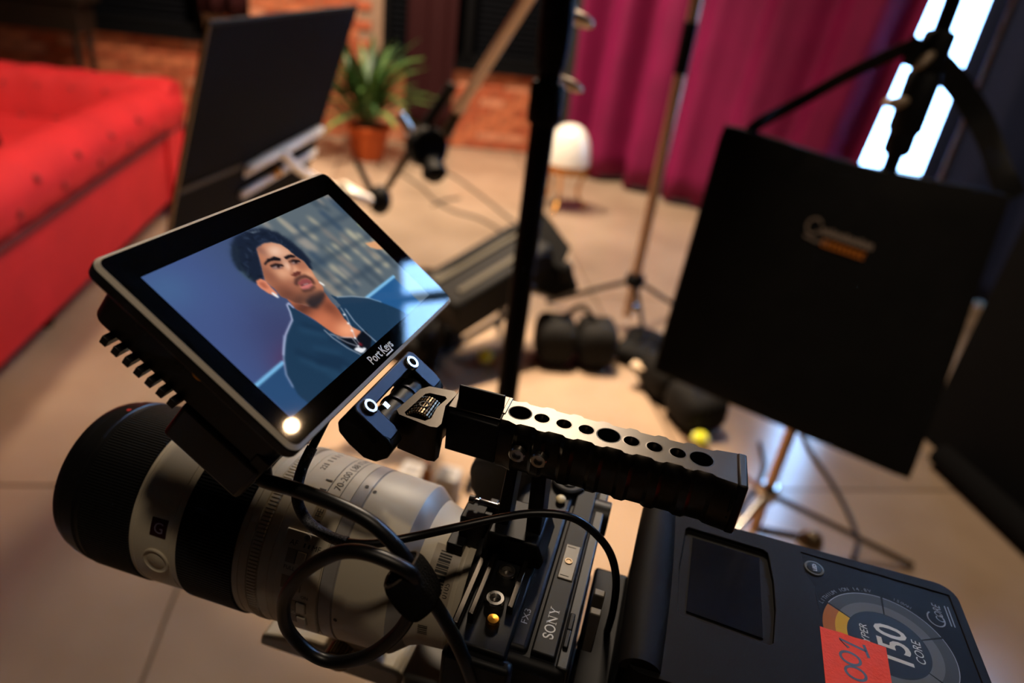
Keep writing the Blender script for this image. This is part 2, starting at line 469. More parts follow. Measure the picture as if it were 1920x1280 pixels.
# ------------------------------------------------------------------ curtains
def drape(name, label, cat, m, o, e, n, length, z0, z1, pitch, amp, seed, hem=None, thick=0.012, flare=0.0):
    r = random.Random(seed)
    ph = [r.uniform(0, 6.28) for _ in range(6)]
    def off(t, z):
        a = amp * (0.65 + 0.35 * math.sin(t * 2.3 + ph[0])) * (1.0 + 0.25 * (1 - (z - z0) / (z1 - z0)))
        return a * math.sin(2 * math.pi * t / pitch + 0.7 * math.sin(t * 3.1 + ph[1]) + 0.25 * math.sin(z * 1.3 + ph[2])) + 0.3 * a * math.sin(4 * math.pi * t / pitch + ph[3])
    nt = max(40, int(length / pitch * 14)); nz = 22
    root = thing(name, label, cat, o)
    f = MB().grid(lambda a, b: o + e * (a * length * (1 + flare * ((z1 - z0) * b - 1))) + n * off(a * length, z0 + (z1 - z0) * b) + EZ * (z0 + (z1 - z0) * b), nt, nz).build('cloth', m, root, smooth=180)
    sd = f.modifiers.new('thickness', 'SOLIDIFY'); sd.thickness = thick
    if hem:
        MB().grid(lambda a, b: o + e * (a * length) + n * (off(a * length, z0 + 0.04 * b) - 0.004) + EZ * (z0 - 0.004 + 0.035 * b), nt, 3).build('hem', hem, root, smooth=180)
    MB().cyl(o + EZ * (z1 - 0.02) - e * 0.1, o + e * (length + 0.1) + EZ * (z1 - 0.02), 0.016, n=10).build('rail', M_frame, root)
    return root
M_magenta = mat('magenta_velvet', (112, 5, 60), 0.7, 0, 0.3, sheen=0.5, noise=0.15, nscale=3)
M_darkred = mat('dark_red_velvet', (42, 3, 6), 0.8, 0, 0.25, sheen=0.3)
M_navy = mat('navy_velvet', (26, 36, 66), 0.75, 0, 0.3, sheen=0.3)
M_hem = mat('dark_hem', (40, 14, 20), 0.8)
drape('curtain', 'long pleated magenta curtain hanging to the floor beside the bright window', 'curtain', M_magenta, CUR0 - CE * 0.02, CE, CN, 2.42, 0.03, 4.6, 0.44, 0.11, 3, flare=0.03, hem=M_hem)
_dn = PE + BE * bt(762, 100)[0] - BN * 0.10
drape('curtain', 'narrow dark red drape hanging on the brick wall right of the potted plant', 'curtain', M_darkred, _dn, BE, BN, bt(852, 100)[0] - bt(762, 100)[0], bt(800, 235)[1] - 0.05, 4.3, 0.16, 0.04, 5)
_dn = PE + BE * bt(384, 40)[0] - BN * 0.10
drape('curtain', 'narrow dark red drape behind the black flag at the top edge', 'curtain', M_darkred, _dn, BE, BN, bt(472, 20)[0] - bt(384, 40)[0], 0.9, 4.3, 0.16, 0.04, 8)
# navy drape on its own low rail, right of the bright gap
NV0 = CUR0 + CE * 2.76 - CN * 0.06
drape('curtain', 'dark navy drape to the right of the bright window gap', 'curtain', M_navy, NV0, CE, CN, 2.4, 0.03, 2.55, 0.42, 0.05, 11)

# ------------------------------------------------------------------ red chesterfield sofa: its back runs along RV, the far arm along -RU
M_velvet = mat('red_velvet', (196, 34, 38), 0.75, 0, 0.3, sheen=0.55, noise=0.12, nscale=5, bump=0.25, bscale=90)
M_seam = mat('dark_red_welt', (96, 8, 12), 0.8)
sofa = thing('sofa', 'red velvet tufted sofa with rolled back and arm at the left', 'sofa', rm(-1.75, 2.6, 0))
SU, SV0, SV1 = -1.30, 1.0, 4.05         # outer back face, near and far end
SV1 = float(flo(345, 440)[:2] @ RV[:2]) + 0.55
def roll_prof():
    """section of back or arm: (distance outward, height), outer face at 0"""
    p = [(-0.02, 0.09), (0.0, 0.12), (0.0, 0.50)]
    for k in range(13):
        a = math.radians(-60 + 215 * k / 12); p.append((-0.085 + 0.13 * math.cos(a), 0.585 + 0.125 * math.sin(a)))
    p += [(-0.26, 0.50), (-0.30, 0.36), (-0.30, 0.09)]
    return p
RP = roll_prof()
def sweep_sec(mb, prof, start, end, out, n=40, dimp=0.0, pitch=0.19):
    start, end = V3(start), V3(end); L = np.linalg.norm(end - start); e = (end - start) / L
    m = len(prof); vs = []
    for i in range(n + 1):
        s = L * i / n
        for k, (d, z) in enumerate(prof):
            dd = 0.0
            if dimp and 4 <= k <= m - 3: dd = dimp * (abs(math.sin(math.pi * s / pitch + (math.pi / 2 if k % 4 < 2 else 0))) - 0.6)
            c = np.array([-0.085, 0.585]); q = np.array([d, z]); w = q - c; L2 = np.linalg.norm(w) + 1e-6
            q = q + w / L2 * dd
            vs.append(start + e * s + V3(out) * q[0] + EZ * q[1])
    fs = [(i * m + k, i * m + (k + 1) % m, (i + 1) * m + (k + 1) % m, (i + 1) * m + k) for i in range(n) for k in range(m)]
    fs += [tuple(range(m)), tuple(range(n * m + m - 1, n * m - 1, -1))]
    mb.add(vs, fs)
b_ = MB(); sweep_sec(b_, RP, rm(SU, SV0), rm(SU, SV1 - 0.02), RU, 60, 0.008)
back = b_.build('back', M_velvet, sofa, smooth=60, label='rolled red velvet sofa back')
b_ = MB(); sweep_sec(b_, [(d, z * 1.02 + 0.01) for d, z in RP], rm(SU + 0.02, SV1), rm(SU - 1.05, SV1), RV, 40, 0.010)
arm = b_.build('arm', M_velvet, sofa, smooth=60, label='rolled and tufted far arm')
b_ = MB(); sweep_sec(b_, RP, rm(SU + 0.02, SV0 - 0.0), rm(SU - 1.05, SV0 - 0.0), -RV, 30, 0.008)
b_.build('arm', M_velvet, sofa, smooth=60)
MB().box(rm(SU - 0.68, (SV0 + SV1) / 2, 0.25), (0.80, SV1 - SV0 - 0.5, 0.24), (RU, RV, EZ)).build('seat_base', M_velvet, sofa, bevel=0.02)
for k in range(3):
    L = (SV1 - SV0 - 0.56) / 3
    MB().box(rm(SU - 0.70, SV0 + 0.28 + L * (k + 0.5), 0.44), (0.76, L - 0.01, 0.15), (RU, RV, EZ)).build('seat_cushion', M_velvet, sofa, bevel=0.045, seg=3)
MB().tube([rm(SU + 0.012, SV0, 0.475), rm(SU + 0.012, SV1 + 0.012, 0.475), rm(SU - 1.0, SV1 + 0.012, 0.48)], 0.014, 8).build('welt', M_seam, sofa)
for v in (SV0 + 0.1, (SV0 + SV1) / 2, SV1 - 0.12):
    for u in (SU - 0.09, SU - 0.95):
        MB().lathe([(0, 0.02), (0.03, 0.028), (0.09, 0.036)], rm(u, v, 0.0), EZ, 14).build('foot', M_frame, sofa)
btn = MB().ball((0, 0, 0), (0.017, 0.017, 0.010), 12, 8).mesh('button', 1.0, np.zeros(3), 60); btn.materials.append(mat('red_button', (140, 14, 20), 0.7, sheen=0.4))
def buttons(par, fpt, rows, cols):
    for i in range(cols):
        for j in range(rows): 
            p, nrm = fpt(i, j)
            nrm = V3(nrm) / np.linalg.norm(nrm); t = np.cross(nrm, EZ); t /= np.linalg.norm(t)
            place(btn, 'button', par, p, (t, np.cross(nrm, t), nrm))
def fa(i, j):      # inner face of the far arm, two staggered rows
    u = SU - 0.30 - 0.165 * i - (0.08 if j % 2 else 0)
    return rm(u, SV1 - (0.20, 0.265)[j], (0.655, 0.50)[j]), -RV * 0.8 + EZ * (0.6, 0.15)[j]
buttons(arm, fa, 2, 5)
def fb(i, j):      # outside of the back roll
    v = SV0 + 0.2 + 0.34 * i + (0.17 if j % 2 else 0)
    return rm(SU - 0.085 + (0.12, 0.128)[j], v, (0.64, 0.565)[j]), RU * (0.85, 1)[j] + EZ * (0.5, -.15)[j]
buttons(back, fb, 2, 8)
_pc = rm(SU - 0.44, float(flo(0, 600)[:2] @ RV[:2]) + 0.25, 0.70)
_lean = math.radians(18)
_px = RU * math.cos(_lean) + EZ * math.sin(_lean); _pz = EZ * math.cos(_lean) - RU * math.sin(_lean)
_sq = lambda x, q: math.copysign(abs(x) ** q, x)
def pillow_fn(a, b):
    th = 2 * math.pi * a; v = math.pi * b
    y = 0.23 * _sq(math.cos(th) * math.sin(v), 0.45); z = 0.20 * _sq(math.cos(v), 0.45) ; x = 0.075 * _sq(math.sin(th) * math.sin(v), 0.8)
    return _pc + RV * y + _pz * z + _px * x
cush = MB().grid(pillow_fn, 40, 20, closed_u=True).build('throw_pillow', M_duvet, smooth=60)
tag(cush, 'black throw pillow lying against the red sofa back', 'pillow')

# ================================================================== THE CAMERA RIG (millimetres)
YL, ZL = 238.2, 1181.8                      # lens axis
LO = V3((0, YL, ZL))
FWD = V3((-1, 0, 0))
def mmo(x, y, z): return V3((x, y, z)) * 0.001

# ------------------------------------------------------------------ field monitor
m0 = RC @ V3((-127.49, -22.04, 234.46)) + V3((0, 0, 1450.0))
MW = RC @ V3((36.34, -50.62, 103.72)); MW /= np.linalg.norm(MW)
MH = RC @ V3((49.56, 48.62, 7.54)); MH = MH - (MH @ MW) * MW; MH /= np.linalg.norm(MH)
MN = np.cross(MH, MW)
if MN[2] < 0: MN = -MN
def mp(u, v, d=0.0): return m0 + MW * u + MH * v + MN * d
def onmon(px, py):
    r = ray(px, py); c = CAM * 1000; t = ((m0 - c) @ MN) / (r @ MN); q = c + r * t - m0; return np.array([q @ MW, q @ MH])
mon = thing('field_monitor', 'black on-camera monitor showing a man in a dark shirt', 'monitor', mp(63, 80, -10) * 0.001)
CU, CV = 62.8, 33.6           # centre of the front
def mprism(poly, d0, d1): return MB().prism(poly, mp(CU, CV), MW, MH, MN, d0, d1)
mprism(rrect(145.5, 93.5, 4.6), -6.5, -1.3).build('housing_rim', M_plastic, mon, mm=True, bevel=0.9)
# bright chamfered edge around the glass
def ring_chamfer(o1, o2, d1, d2):
    n = len(o1); mb = MB(); o = mp(CU, CV)
    vs = [o + MW * a + MH * b + MN * d1 for a, b in o1] + [o + MW * a + MH * b + MN * d2 for a, b in o2]
    return mb.add(vs, [(i, (i + 1) % n, n + (i + 1) % n, n + i) for i in range(n)])
ring_chamfer(rrect(145.0, 93.0, 4.4), rrect(141.8, 89.8, 3.2), -1.3, 0.0).build('edge_bevel', M_rim, mon, mm=True, label='bright bevelled metal edge')
M_bezel = mat('bezel_glass', (3, 3, 3), 0.05, 0, 0.03, coat=1.0)
mprism(rrect(141.9, 89.9, 3.2), -1.5, -0.02).build('bezel', M_bezel, mon, mm=True)
back_h = mprism(rrect(131, 84, 6), -29.0, -6.2).build('back_housing', M_plastic, mon, mm=True, bevel=1.2)
for k in range(7):                        # cooling fins along the near back edge
    v = 3.0 + k * 5.35
    MB().box(mp(24, v, -30.3), (60, 3.0, 3.8), (MW, MH, MN)).build('cooling_fin', M_plastic, mon, mm=True, bevel=0.25)
batt = MB().box(mp(24, 57, -39.0), (56, 38, 21), (MW, MH, MN)).build('battery_pack', M_plastic, mon, mm=True, bevel=2.0)
MB().box(mp(2, 73, -28), (10, 7, 12), (MW, MH, MN)).build('cable_plug', M_plastic, mon, mm=True, bevel=0.8)
SIDE = -2.7 - 0.15
sidef = lambda v0, d0: (lambda x, y: mp(SIDE - 0.05, v0 + x, d0 + y))
MB().text('OFF', 3.4, sidef(8, -17)).text('ON', 3.4, sidef(26, -17)).build('side_lettering', mat('dim_print', (62, 62, 64), 0.6), mon, mm=True, fix=False)
MB().lathe([(0, 3.2), (0.9, 3.2), (0.9, 1.9), (-1.5, 1.9)], mp(SIDE, 36.2, -11), -MW, 24, cap=False).build('headphone_jack', M_gold, mon, mm=True, label='gold headphone jack ring')
lg = MB()
lg.text('Port', 5.6, lambda x, y: mp(51.6 + x * 0.92, 76.1 - y, 0.06), bold=0.10)
lg.text('Keys', 5.6, lambda x, y: mp(61.8 + x * 0.86, 76.1 - y, 0.06), bold=0.10)
lg.strokes([[(62.2, 77.2), (68.5, 77.2)]], 0.7, mp(0, 0, 0.06), MW, MH)
lg.build('logo', mat('logo_print', (190, 190, 186), 0.4), mon, mm=True, fix=False, label='pale PortKeys lettering')

# the picture on the screen: painted per cell of a fine grid
GW, GH = 420, 243
SW, SH = 121.0, 70.0
uu, vv = np.meshgrid((np.arange(GW) + 0.5) / GW * SW, (np.arange(GH) + 0.5) / GH * SH)
img = np.zeros((GH, GW, 3))
def blur(a, s):
    s = max(1, int(round(s)))
    k = np.exp(-0.5 * (np.arange(-2 * s, 2 * s + 1) / s) ** 2); k /= k.sum()
    for ax in (0, 1):
        pad = [(0, 0)] * a.ndim; pad[ax] = (2 * s, 2 * s); b = np.pad(a, pad, mode='edge')
        a = sum(k[i] * np.take(b, np.arange(i, i + a.shape[ax]), axis=ax) for i in range(len(k)))
    return a
def zz(pts, o=(420, 380), s=4.0): return [onmon(o[0] + a / s, o[1] + b / s) for a, b in pts]
Z4 = dict(o=(150, 300), s=2.56)
def pmask(P):
    inside = np.zeros((GH, GW), bool); n = len(P)
    for i in range(n):
        (x0, y0), (x1, y1) = P[i], P[(i + 1) % n]
        if abs(y1 - y0) < 1e-9: continue
        inside ^= ((y0 > vv) != (y1 > vv)) & (uu < (x1 - x0) * (vv - y0) / (y1 - y0) + x0)
    return inside.astype(float)
def lmask(P, w):
    d = np.full((GH, GW), 1e9)
    for (x0, y0), (x1, y1) in zip(P[:-1], P[1:]):
        L2 = (x1 - x0) ** 2 + (y1 - y0) ** 2 + 1e-9
        t = np.clip(((uu - x0) * (x1 - x0) + (vv - y0) * (y1 - y0)) / L2, 0, 1)
        d = np.minimum(d, np.hypot(uu - x0 - t * (x1 - x0), vv - y0 - t * (y1 - y0)))
    return np.clip(1.0 - (d - w / 2) / 0.25, 0, 1)
def paint(mask, col, soft=1.0, op=1.0, clip=None):
    global img
    m = blur(mask, soft) if soft >= 1 else mask
    if clip is not None: m = m * clip
    m = (m * op)[..., None]
    img = img * (1 - m) + np.array(col, float) * m
def blob(c, r, col, op=1.0, clip=None):
    d = np.hypot((uu - c[0]) / r[0], (vv - c[1]) / r[1]); paint(np.exp(-d * d * 1.6), col, 0, op, clip)
# backdrop
img[:] = (70, 88, 136)
paint(np.clip((uu - 20) / 30, 0, 1), (66, 82, 116), 0)
blob((28, 44), (24, 20), (62, 66, 104), 0.8); blob((22, 56), (15, 10), (92, 54, 88), 0.85); blob((34, 60), (14, 9), (82, 56, 94), 0.7)
blob((4, 8), (14, 12), (74, 108, 150), 0.6); blob((6, 64), (14, 14), (52, 80, 122), 0.5)
shelf = blur((uu > 62).astype(float), 14)
paint(shelf, (96, 108, 116), 0)
for k in range(46):
    r1 = rng.uniform(0, 1, 5)
    cx = 66 + 60 * r1[0]; cy = -2 + 48 * r1[1]
    L = 5 + 6 * r1[2]
    colr = [(186, 176, 152), (160, 152, 142), (58, 78, 100), (70, 84, 96), (200, 190, 160), (134, 128, 122)][k % 6]
    paint(lmask([(cx, cy - L / 2), (cx + 1.0, cy + L / 2)], 2.2 + 2.2 * r1[3]), colr, 4, 0.75, shelf)
for y in (12, 27, 41): paint(lmask([(72, y), (125, y + 2)], 2.4), (60, 76, 92), 4, 0.7, shelf)
# strips of blue sofa
paint(pmask(zz([(850, 1083), (975, 973), (1010, 1060), (1100, 1160), (1018, 1235)], **Z4)), (44, 78, 118), 1)
paint(lmask(zz([(848, 1082), (976, 972)], **Z4), 1.3), (122, 184, 226), 1)
paint(pmask(zz([(1075, 722), (1275, 560), (1420, 700), (1600, 860), (1360, 900), (1250, 780)])), (40, 92, 144), 1)
paint(lmask(zz([(1072, 714), (1276, 553)]), 1.3), (128, 190, 232), 1)
# shirt
SHIRT = zz([(478, 762), (520, 788), (620, 850), (720, 910), (800, 840), (880, 770), (800, 690), (850, 708), (960, 704), (1080, 715), (1180, 748), (1290, 790), (1420, 860), (1400, 960), (1150, 1180), (900, 1400), (700, 1560), (560, 1440), (470, 1290), (447, 1150), (456, 1050), (480, 960), (515, 880), (495, 820)])
sm = pmask(SHIRT)
paint(sm, (32, 60, 86), 1)
smb = blur(sm, 1)
for q in range(14):
    r1 = rng.uniform(0, 1, 4)
    a = zz([(520 + 500 * r1[0], 900 + 420 * r1[1]), (700 + 500 * r1[0], 930 + 420 * r1[1] + 60 * r1[2])])
    paint(lmask(a, 2.2), (24, 46, 70) if q % 2 else (42, 76, 104), 4, 0.6, smb)
# neck, chest
neck = zz([(470, 715), (560, 755), (640, 780), (720, 750), (755, 670), (800, 735), (860, 800), (905, 870), (960, 930), (1030, 965), (1010, 1020), (960, 1020), (900, 1012), (840, 990), (780, 950), (700, 890), (620, 840), (540, 795)])
nm = pmask(neck); nmb = blur(nm, 1)
paint(nm, (196, 112, 80), 1)
blob(onmon(420 + 930 / 4, 380 + 950 / 4), (9, 6), (250, 172, 130), 0.9, nmb)
blob(onmon(420 + 600 / 4, 380 + 790 / 4), (12, 5), (96, 56, 46), 0.95, nmb)
blob(onmon(420 + 800 / 4, 380 + 790 / 4), (6, 8), (120, 66, 50), 0.85, nmb)
blob(onmon(420 + 740 / 4, 380 + 900 / 4), (10, 4), (206, 122, 88), 0.6, nmb)
paint(pmask(zz([(825, 985), (900, 1012), (990, 1016), (1030, 972), (1062, 955), (1110, 1015), (1100, 1085), (1035, 1135), (960, 1095), (890, 1045)])), (14, 20, 30), 1)
# hair
paint(pmask(zz([(75, 340), (105, 265), (185, 215), (290, 203), (400, 232), (500, 298), (580, 368), (640, 440), (672, 505), (645, 500), (600, 440), (540, 405), (470, 345), (420, 310), (360, 298), (300, 304), (250, 338), (262, 400), (282, 470), (302, 560), (292, 585), (240, 605), (185, 565), (125, 500), (85, 420)])), (26, 36, 54), 2)
paint(lmask(zz([(85, 330), (80, 400), (130, 510), (200, 575)]), 1.6), (70, 92, 88), 3, 0.55)
paint(lmask(zz([(170, 212), (215, 222), (265, 208)]), 0.9), (190, 205, 215), 1, 0.6)
hm_pts = [(75, 340), (105, 265), (185, 215), (290, 203), (400, 232), (500, 298), (580, 368), (640, 440), (600, 420), (520, 380), (440, 310), (360, 290), (280, 300), (240, 340), (255, 400), (275, 470), (295, 560), (240, 600), (185, 565), (125, 500), (85, 420)]
hmk = blur(pmask(zz(hm_pts)), 1)
for q in range(70):
    r1 = rng.uniform(0, 1, 4); a_ = (90 + 480 * r1[0], 215 + 330 * r1[1]); an_ = 6.28 * r1[2]
    L_ = [(a_[0] + 26 * math.cos(an_ + w * 0.5) * w, a_[1] + 20 * math.sin(an_ + w * 0.5) * w) for w in (0, 0.5, 1.0, 1.5)]
    paint(lmask(zz(L_), 0.5), ((44, 58, 82), (16, 24, 38), (56, 70, 92))[q % 3], 1, 0.55, hmk)
for q in range(40):
    t = q / 39.0; k = t * 9; i_ = int(min(k, 8)); f_ = k - i_; w0, w1 = hm_pts[(i_ + 19) % 21], hm_pts[(i_ + 20) % 21]
    c_ = onmon(420 + (w0[0] * (1 - f_) + w1[0] * f_) / 4, 380 + (w0[1] * (1 - f_) + w1[1] * f_) / 4)
    blob(c_, (1.2 + rng.uniform(0, 1.0), 1.0 + rng.uniform(0, .8)), (26, 36, 54), 0.75)
# face
face = zz([(247, 345), (300, 306), (360, 298), (430, 315), (480, 350), (540, 402), (600, 440), (640, 490), (655, 502), (690, 560), (720, 600), (745, 632), (752, 662), (742, 705), (700, 745), (640, 775), (600, 765), (540, 752), (480, 722), (430, 702), (390, 650), (350, 620), (310, 580), (296, 520), (280, 460), (262, 400)])
fm = pmask(face); fb_ = blur(fm, 1)
paint(fm, (192, 124, 92), 1)
zc_ = lambda a, b: onmon(420 + a / 4, 380 + b / 4)
blob(zc_(390, 365), (7, 5), (246, 206, 180), 0.85, fb_); blob(zc_(470, 380), (5, 4), (232, 180, 150), 0.7, fb_)
blob(zc_(440, 540), (7, 6), (236, 178, 142), 0.85, fb_); blob(zc_(480, 470), (3.0, 5), (252, 214, 188), 0.8, fb_)
blob(zc_(640, 540), (5, 5), (238, 176, 138), 0.7, fb_); blob(zc_(430, 650), (8, 5), (150, 92, 70), 0.8, fb_)
blob(zc_(320, 520), (3.5, 8), (150, 98, 78), 0.7, fb_); blob(zc_(560, 735), (10, 4.5), (92, 60, 50), 0.95, fb_)
blob(zc_(270, 350), (3, 5), (140, 96, 84), 0.7, fb_); blob(zc_(560, 470), (3, 4), (176, 112, 86), 0.7, fb_)
blob(zc_(530, 500), (3, 3.5), (232, 168, 134), 0.7, fb_); blob(zc_(600, 410), (4, 4), (150, 104, 90), 0.6, fb_)
blob(zc_(350, 560), (5, 7), (146, 90, 70), 0.75, fb_); blob(zc_(480, 690), (9, 5), (112, 68, 54), 0.85, fb_); blob(zc_(600, 470), (4, 3), (168, 108, 84), 0.6, fb_)
blob(zc_(520, 620), (4, 5), (164, 102, 80), 0.6, fb_); blob(zc_(690, 610), (3, 4), (190, 122, 92), 0.6, fb_); blob(zc_(400, 455), (6, 3), (150, 96, 76), 0.7, fb_); blob(zc_(530, 425), (5, 2.5), (158, 104, 82), 0.6, fb_)
paint(pmask(zz([(640, 695), (700, 672), (748, 660), (764, 700), (742, 745), (700, 795), (650, 785), (612, 745)])), (44, 38, 42), 3, 0.95)
paint(pmask(zz([(560, 700), (640, 660), (740, 650), (742, 690), (640, 720)])), (120, 80, 66), 4, 0.5, fb_)
# ear
paint(pmask(zz([(245, 585), (280, 570), (320, 590), (360, 640), (405, 682), (395, 704), (340, 682), (290, 650), (255, 622)])), (224, 140, 108), 1)
paint(pmask(zz([(262, 596), (300, 596), (340, 640), (310, 645), (275, 620)])), (170, 92, 72), 2, 0.8)
paint(lmask(zz([(372, 682), (402, 704)]), 1.1), (240, 240, 240), 1)
paint(lmask(zz([(724, 600), (748, 616)]), 1.0), (236, 232, 226), 1)
# brows, eyes, nose, mouth
DK = (24, 20, 26)
paint(pmask(zz([(303, 460), (328, 425), (380, 404), (428, 418), (428, 436), (370, 434), (330, 450), (312, 472)])), DK, 1)
paint(pmask(zz([(453, 408), (500, 388), (540, 402), (530, 412), (500, 412), (468, 426)])), DK, 1)
for c, wd, ht in (((400, 481), 40, 17), ((532, 449), 34, 15)):
    e_ = [(c[0] + wd * math.cos(t), c[1] + ht * math.sin(t) - 0.12 * wd * math.cos(t)) for t in np.linspace(0, 6.28, 20)]
    paint(pmask(zz(e_)), (176, 160, 160), 1, 0.9)
    e_ = [(c[0] + 12 + 13 * math.cos(t), c[1] - 2 + 14 * math.sin(t)) for t in np.linspace(0, 6.28, 16)]
    paint(pmask(zz(e_)), (28, 20, 24), 1)
    paint(lmask(zz([(c[0] - wd, c[1] - 4), (c[0] - 6, c[1] - ht), (c[0] + wd, c[1] - 10)]), 1.0), (36, 24, 26), 1, 0.95)
    paint(lmask(zz([(c[0] - wd + 8, c[1] + 12), (c[0] + wd, c[1] + 8)]), 0.7), (140, 90, 76), 1, 0.7)
paint(pmask(zz([(505, 545), (525, 525), (555, 515), (582, 518), (576, 540), (535, 556)])), (104, 54, 46), 1)
paint(lmask(zz([(500, 440), (515, 490), (507, 540)]), 1.0), (172, 110, 84), 2, 0.7)
paint(lmask(zz([(545, 610), (548, 580), (575, 560), (615, 552), (655, 572), (672, 600)]), 1.7), (78, 48, 44), 2, 0.9)
paint(pmask(zz([(553, 602), (590, 575), (620, 570), (650, 583), (668, 600), (625, 606), (580, 624)])), (150, 76, 76), 1)
paint(pmask(zz([(578, 622), (625, 604), (660, 602), (640, 616), (592, 632)])), (84, 44, 50), 1)
paint(pmask(zz([(596, 614), (636, 603), (640, 610), (604, 622)])), (196, 176, 172), 1, 0.8)
paint(pmask(zz([(572, 634), (620, 616), (660, 606), (674, 618), (642, 648), (598, 654)])), (212, 122, 118), 1)
paint(lmask(zz([(600, 662), (650, 655), (676, 632)]), 1.5), (70, 46, 44), 2, 0.75)
# rim lights and necklaces
paint(lmask(zz([(522, 786), (490, 754), (476, 768), (500, 822), (515, 880), (492, 930), (466, 990), (456, 1060), (449, 1140)]), 0.5), (200, 206, 236), 1, 0.85)
paint(lmask(zz([(455, 1000), (450, 1100), (452, 1180), (470, 1290), (520, 1380)]), 0.5), (150, 165, 200), 1, 0.8)
paint(lmask(zz([(850, 708), (960, 703), (1080, 713), (1180, 744)]), 0.3), (180, 200, 216), 1, 0.7)
paint(lmask(zz([(915, 800), (980, 890), (1060, 970), (1140, 1040)]), 0.5), (160, 175, 195), 1, 0.8)
for ch in ([(755, 956), (820, 1015), (930, 1090), (1025, 1138)], [(880, 790), (920, 850), (955, 930), (985, 1010), (1020, 1060)], [(800, 985), (880, 1010), (960, 1010), (1000, 1060)], [(850, 1010), (930, 1050), (1000, 1075)]):
    paint(lmask(zz(ch), 0.3), (210, 212, 224), 1, 0.7)
for a, b in ((905, 840), (935, 905), (962, 960), (985, 1015), (1010, 1075), (1035, 1100), (1055, 1095), (1040, 1115), (1000, 1100)):
    blob(zc_(a, b), (0.9, 0.7), (250, 252, 255), 0.95)
paint(pmask(zz([(975, 1100), (1005, 1082), (1045, 1092), (1070, 1090), (1060, 1115), (1030, 1128), (1000, 1112)])), (238, 240, 246), 1)
blob(zc_(1027, 1062), (1.2, 1.2), (120, 26, 36), 0.95)
paint(pmask(zz([(1060, 305), (1130, 290), (1160, 310), (1210, 352), (1150, 350), (1100, 335)])), (226, 166, 120), 1)
paint(lmask(zz([(940, 80), (1010, 165), (1090, 240)]), 0.7), (205, 206, 130), 1, 0.8)
img = np.clip(0.45 * img + 0.55 * blur(img, 1), 0, 255)
img = np.clip(128 + (img - 128) * 1.04, 0, 255)
me = D.meshes.new('screen')
gx, gy = np.meshgrid(np.linspace(0, SW, GW + 1), np.linspace(0, SH, GH + 1))
pts = (m0 + gx.reshape(-1, 1) * MW + gy.reshape(-1, 1) * MH + MN * 0.03) * 0.001 - LOC[mon.name]
idx = np.arange((GW + 1) * (GH + 1)).reshape(GH + 1, GW + 1)
quads = np.stack([idx[1:, :-1], idx[1:, 1:], idx[:-1, 1:], idx[:-1, :-1]], -1).reshape(-1, 4)
me.from_pydata(pts.tolist(), [], quads.tolist())
ca = me.color_attributes.new('picture', 'FLOAT_COLOR', 'POINT')
ip = np.pad(img, ((0, 1), (0, 1), (0, 0)), mode='edge') / 255.0
lin_ = np.where(ip <= 0.04045, ip / 12.92, ((ip + 0.055) / 1.055) ** 2.4).reshape(-1, 3)
ca.data.foreach_set('color', np.concatenate([lin_, np.ones((len(lin_), 1))], 1).astype(np.float32).ravel())
ms = D.materials.new('lit_screen'); ms.use_nodes = True
nt = ms.node_tree; b = nt.nodes['Principled BSDF']
an = nt.nodes.new('ShaderNodeAttribute'); an.attribute_name = 'picture'
b.inputs['Base Color'].default_value = (0.004, 0.004, 0.005, 1); b.inputs['Roughness'].default_value = 0.05; b.inputs['Specular IOR Level'].default_value = 0.03
b.inputs['Coat Weight'].default_value = 1.0; b.inputs['Coat Roughness'].default_value = 0.03
nt.links.new(an.outputs['Color'], b.inputs['Emission Color']); b.inputs['Emission Strength'].default_value = 1.0
me.materials.append(ms)
scr = D.objects.new('screen', me); COL.objects.link(scr); scr.parent = mon
scr['label'] = 'lit screen with a man looking up and blurred shelves behind him'

# ------------------------------------------------------------------ tilting bracket between handle and monitor
br = thing('monitor_mount', 'blue-black U-shaped tilt bracket joining the monitor and the handle', 'bracket', mp(52, 95, -8) * 0.001)
def bp(u, v, d=0.0): return mp(u, v, d)
U = [(25.5, 82.6), (78.0, 82.6), (78.0, 84.0), (79.0, 99), (78, 104), (69.5, 104), (69.0, 90.5), (66, 88.6), (38, 88.6), (35.2, 90.5), (34.5, 104), (26.0, 104), (24.5, 99)]
rr = lambda pts: pts
yoke = MB().prism([(25.6, 84.5), (27.5, 82.4), (76.5, 82.4), (78.4, 84.5), (79, 99), (77.5, 102.5), (70.5, 102.5), (69.2, 99.5), (69.2, 90.3), (67.5, 88.4), (37.0, 88.4), (35.4, 90.3), (35.4, 99.5), (34.2, 102.5), (27.4, 102.5), (25.6, 99)], mp(0, 0, 0), MW, MH, MN, -7.5, -0.6).build('yoke', M_bracket, br, mm=True, bevel=0.7)
for u, w_ in ((30.4, 9.6), (74, 9.6)):
    MB().prism([(82.6, -7.2), (82.4, -12.0), (85.5, -15.4), (92.0, -16.6), (100.0, -16.4), (104.6, -13.5), (106.6, -8), (105.6, -2.5), (101.5, -0.7), (84, -0.7)], mp(u - w_ / 2, 0, 0), MH, MN, MW, 0.0, w_).build('cheek', M_black, br, mm=True, bevel=1.0)
scr_me = MB().lathe([(-1.5, 3.5), (0.7, 3.5), (1.2, 3.0), (1.2, 1.9), (-0.4, 1.7)], (0, 0, 0), EZ, 28, cap=False)
scr_me.lathe([(-0.4, 0.01), (-0.4, 1.85)], (0, 0, 0), EZ, 6, cap=False)
scr_me = scr_me.mesh('screw', 0.001, np.zeros(3), 35); scr_me.materials.append(M_steel)
for u in (32.3, 71.3): place(scr_me, 'screw', br, mp(u, 87.2, -0.4) * 0.001, (MW, -MH, MN))
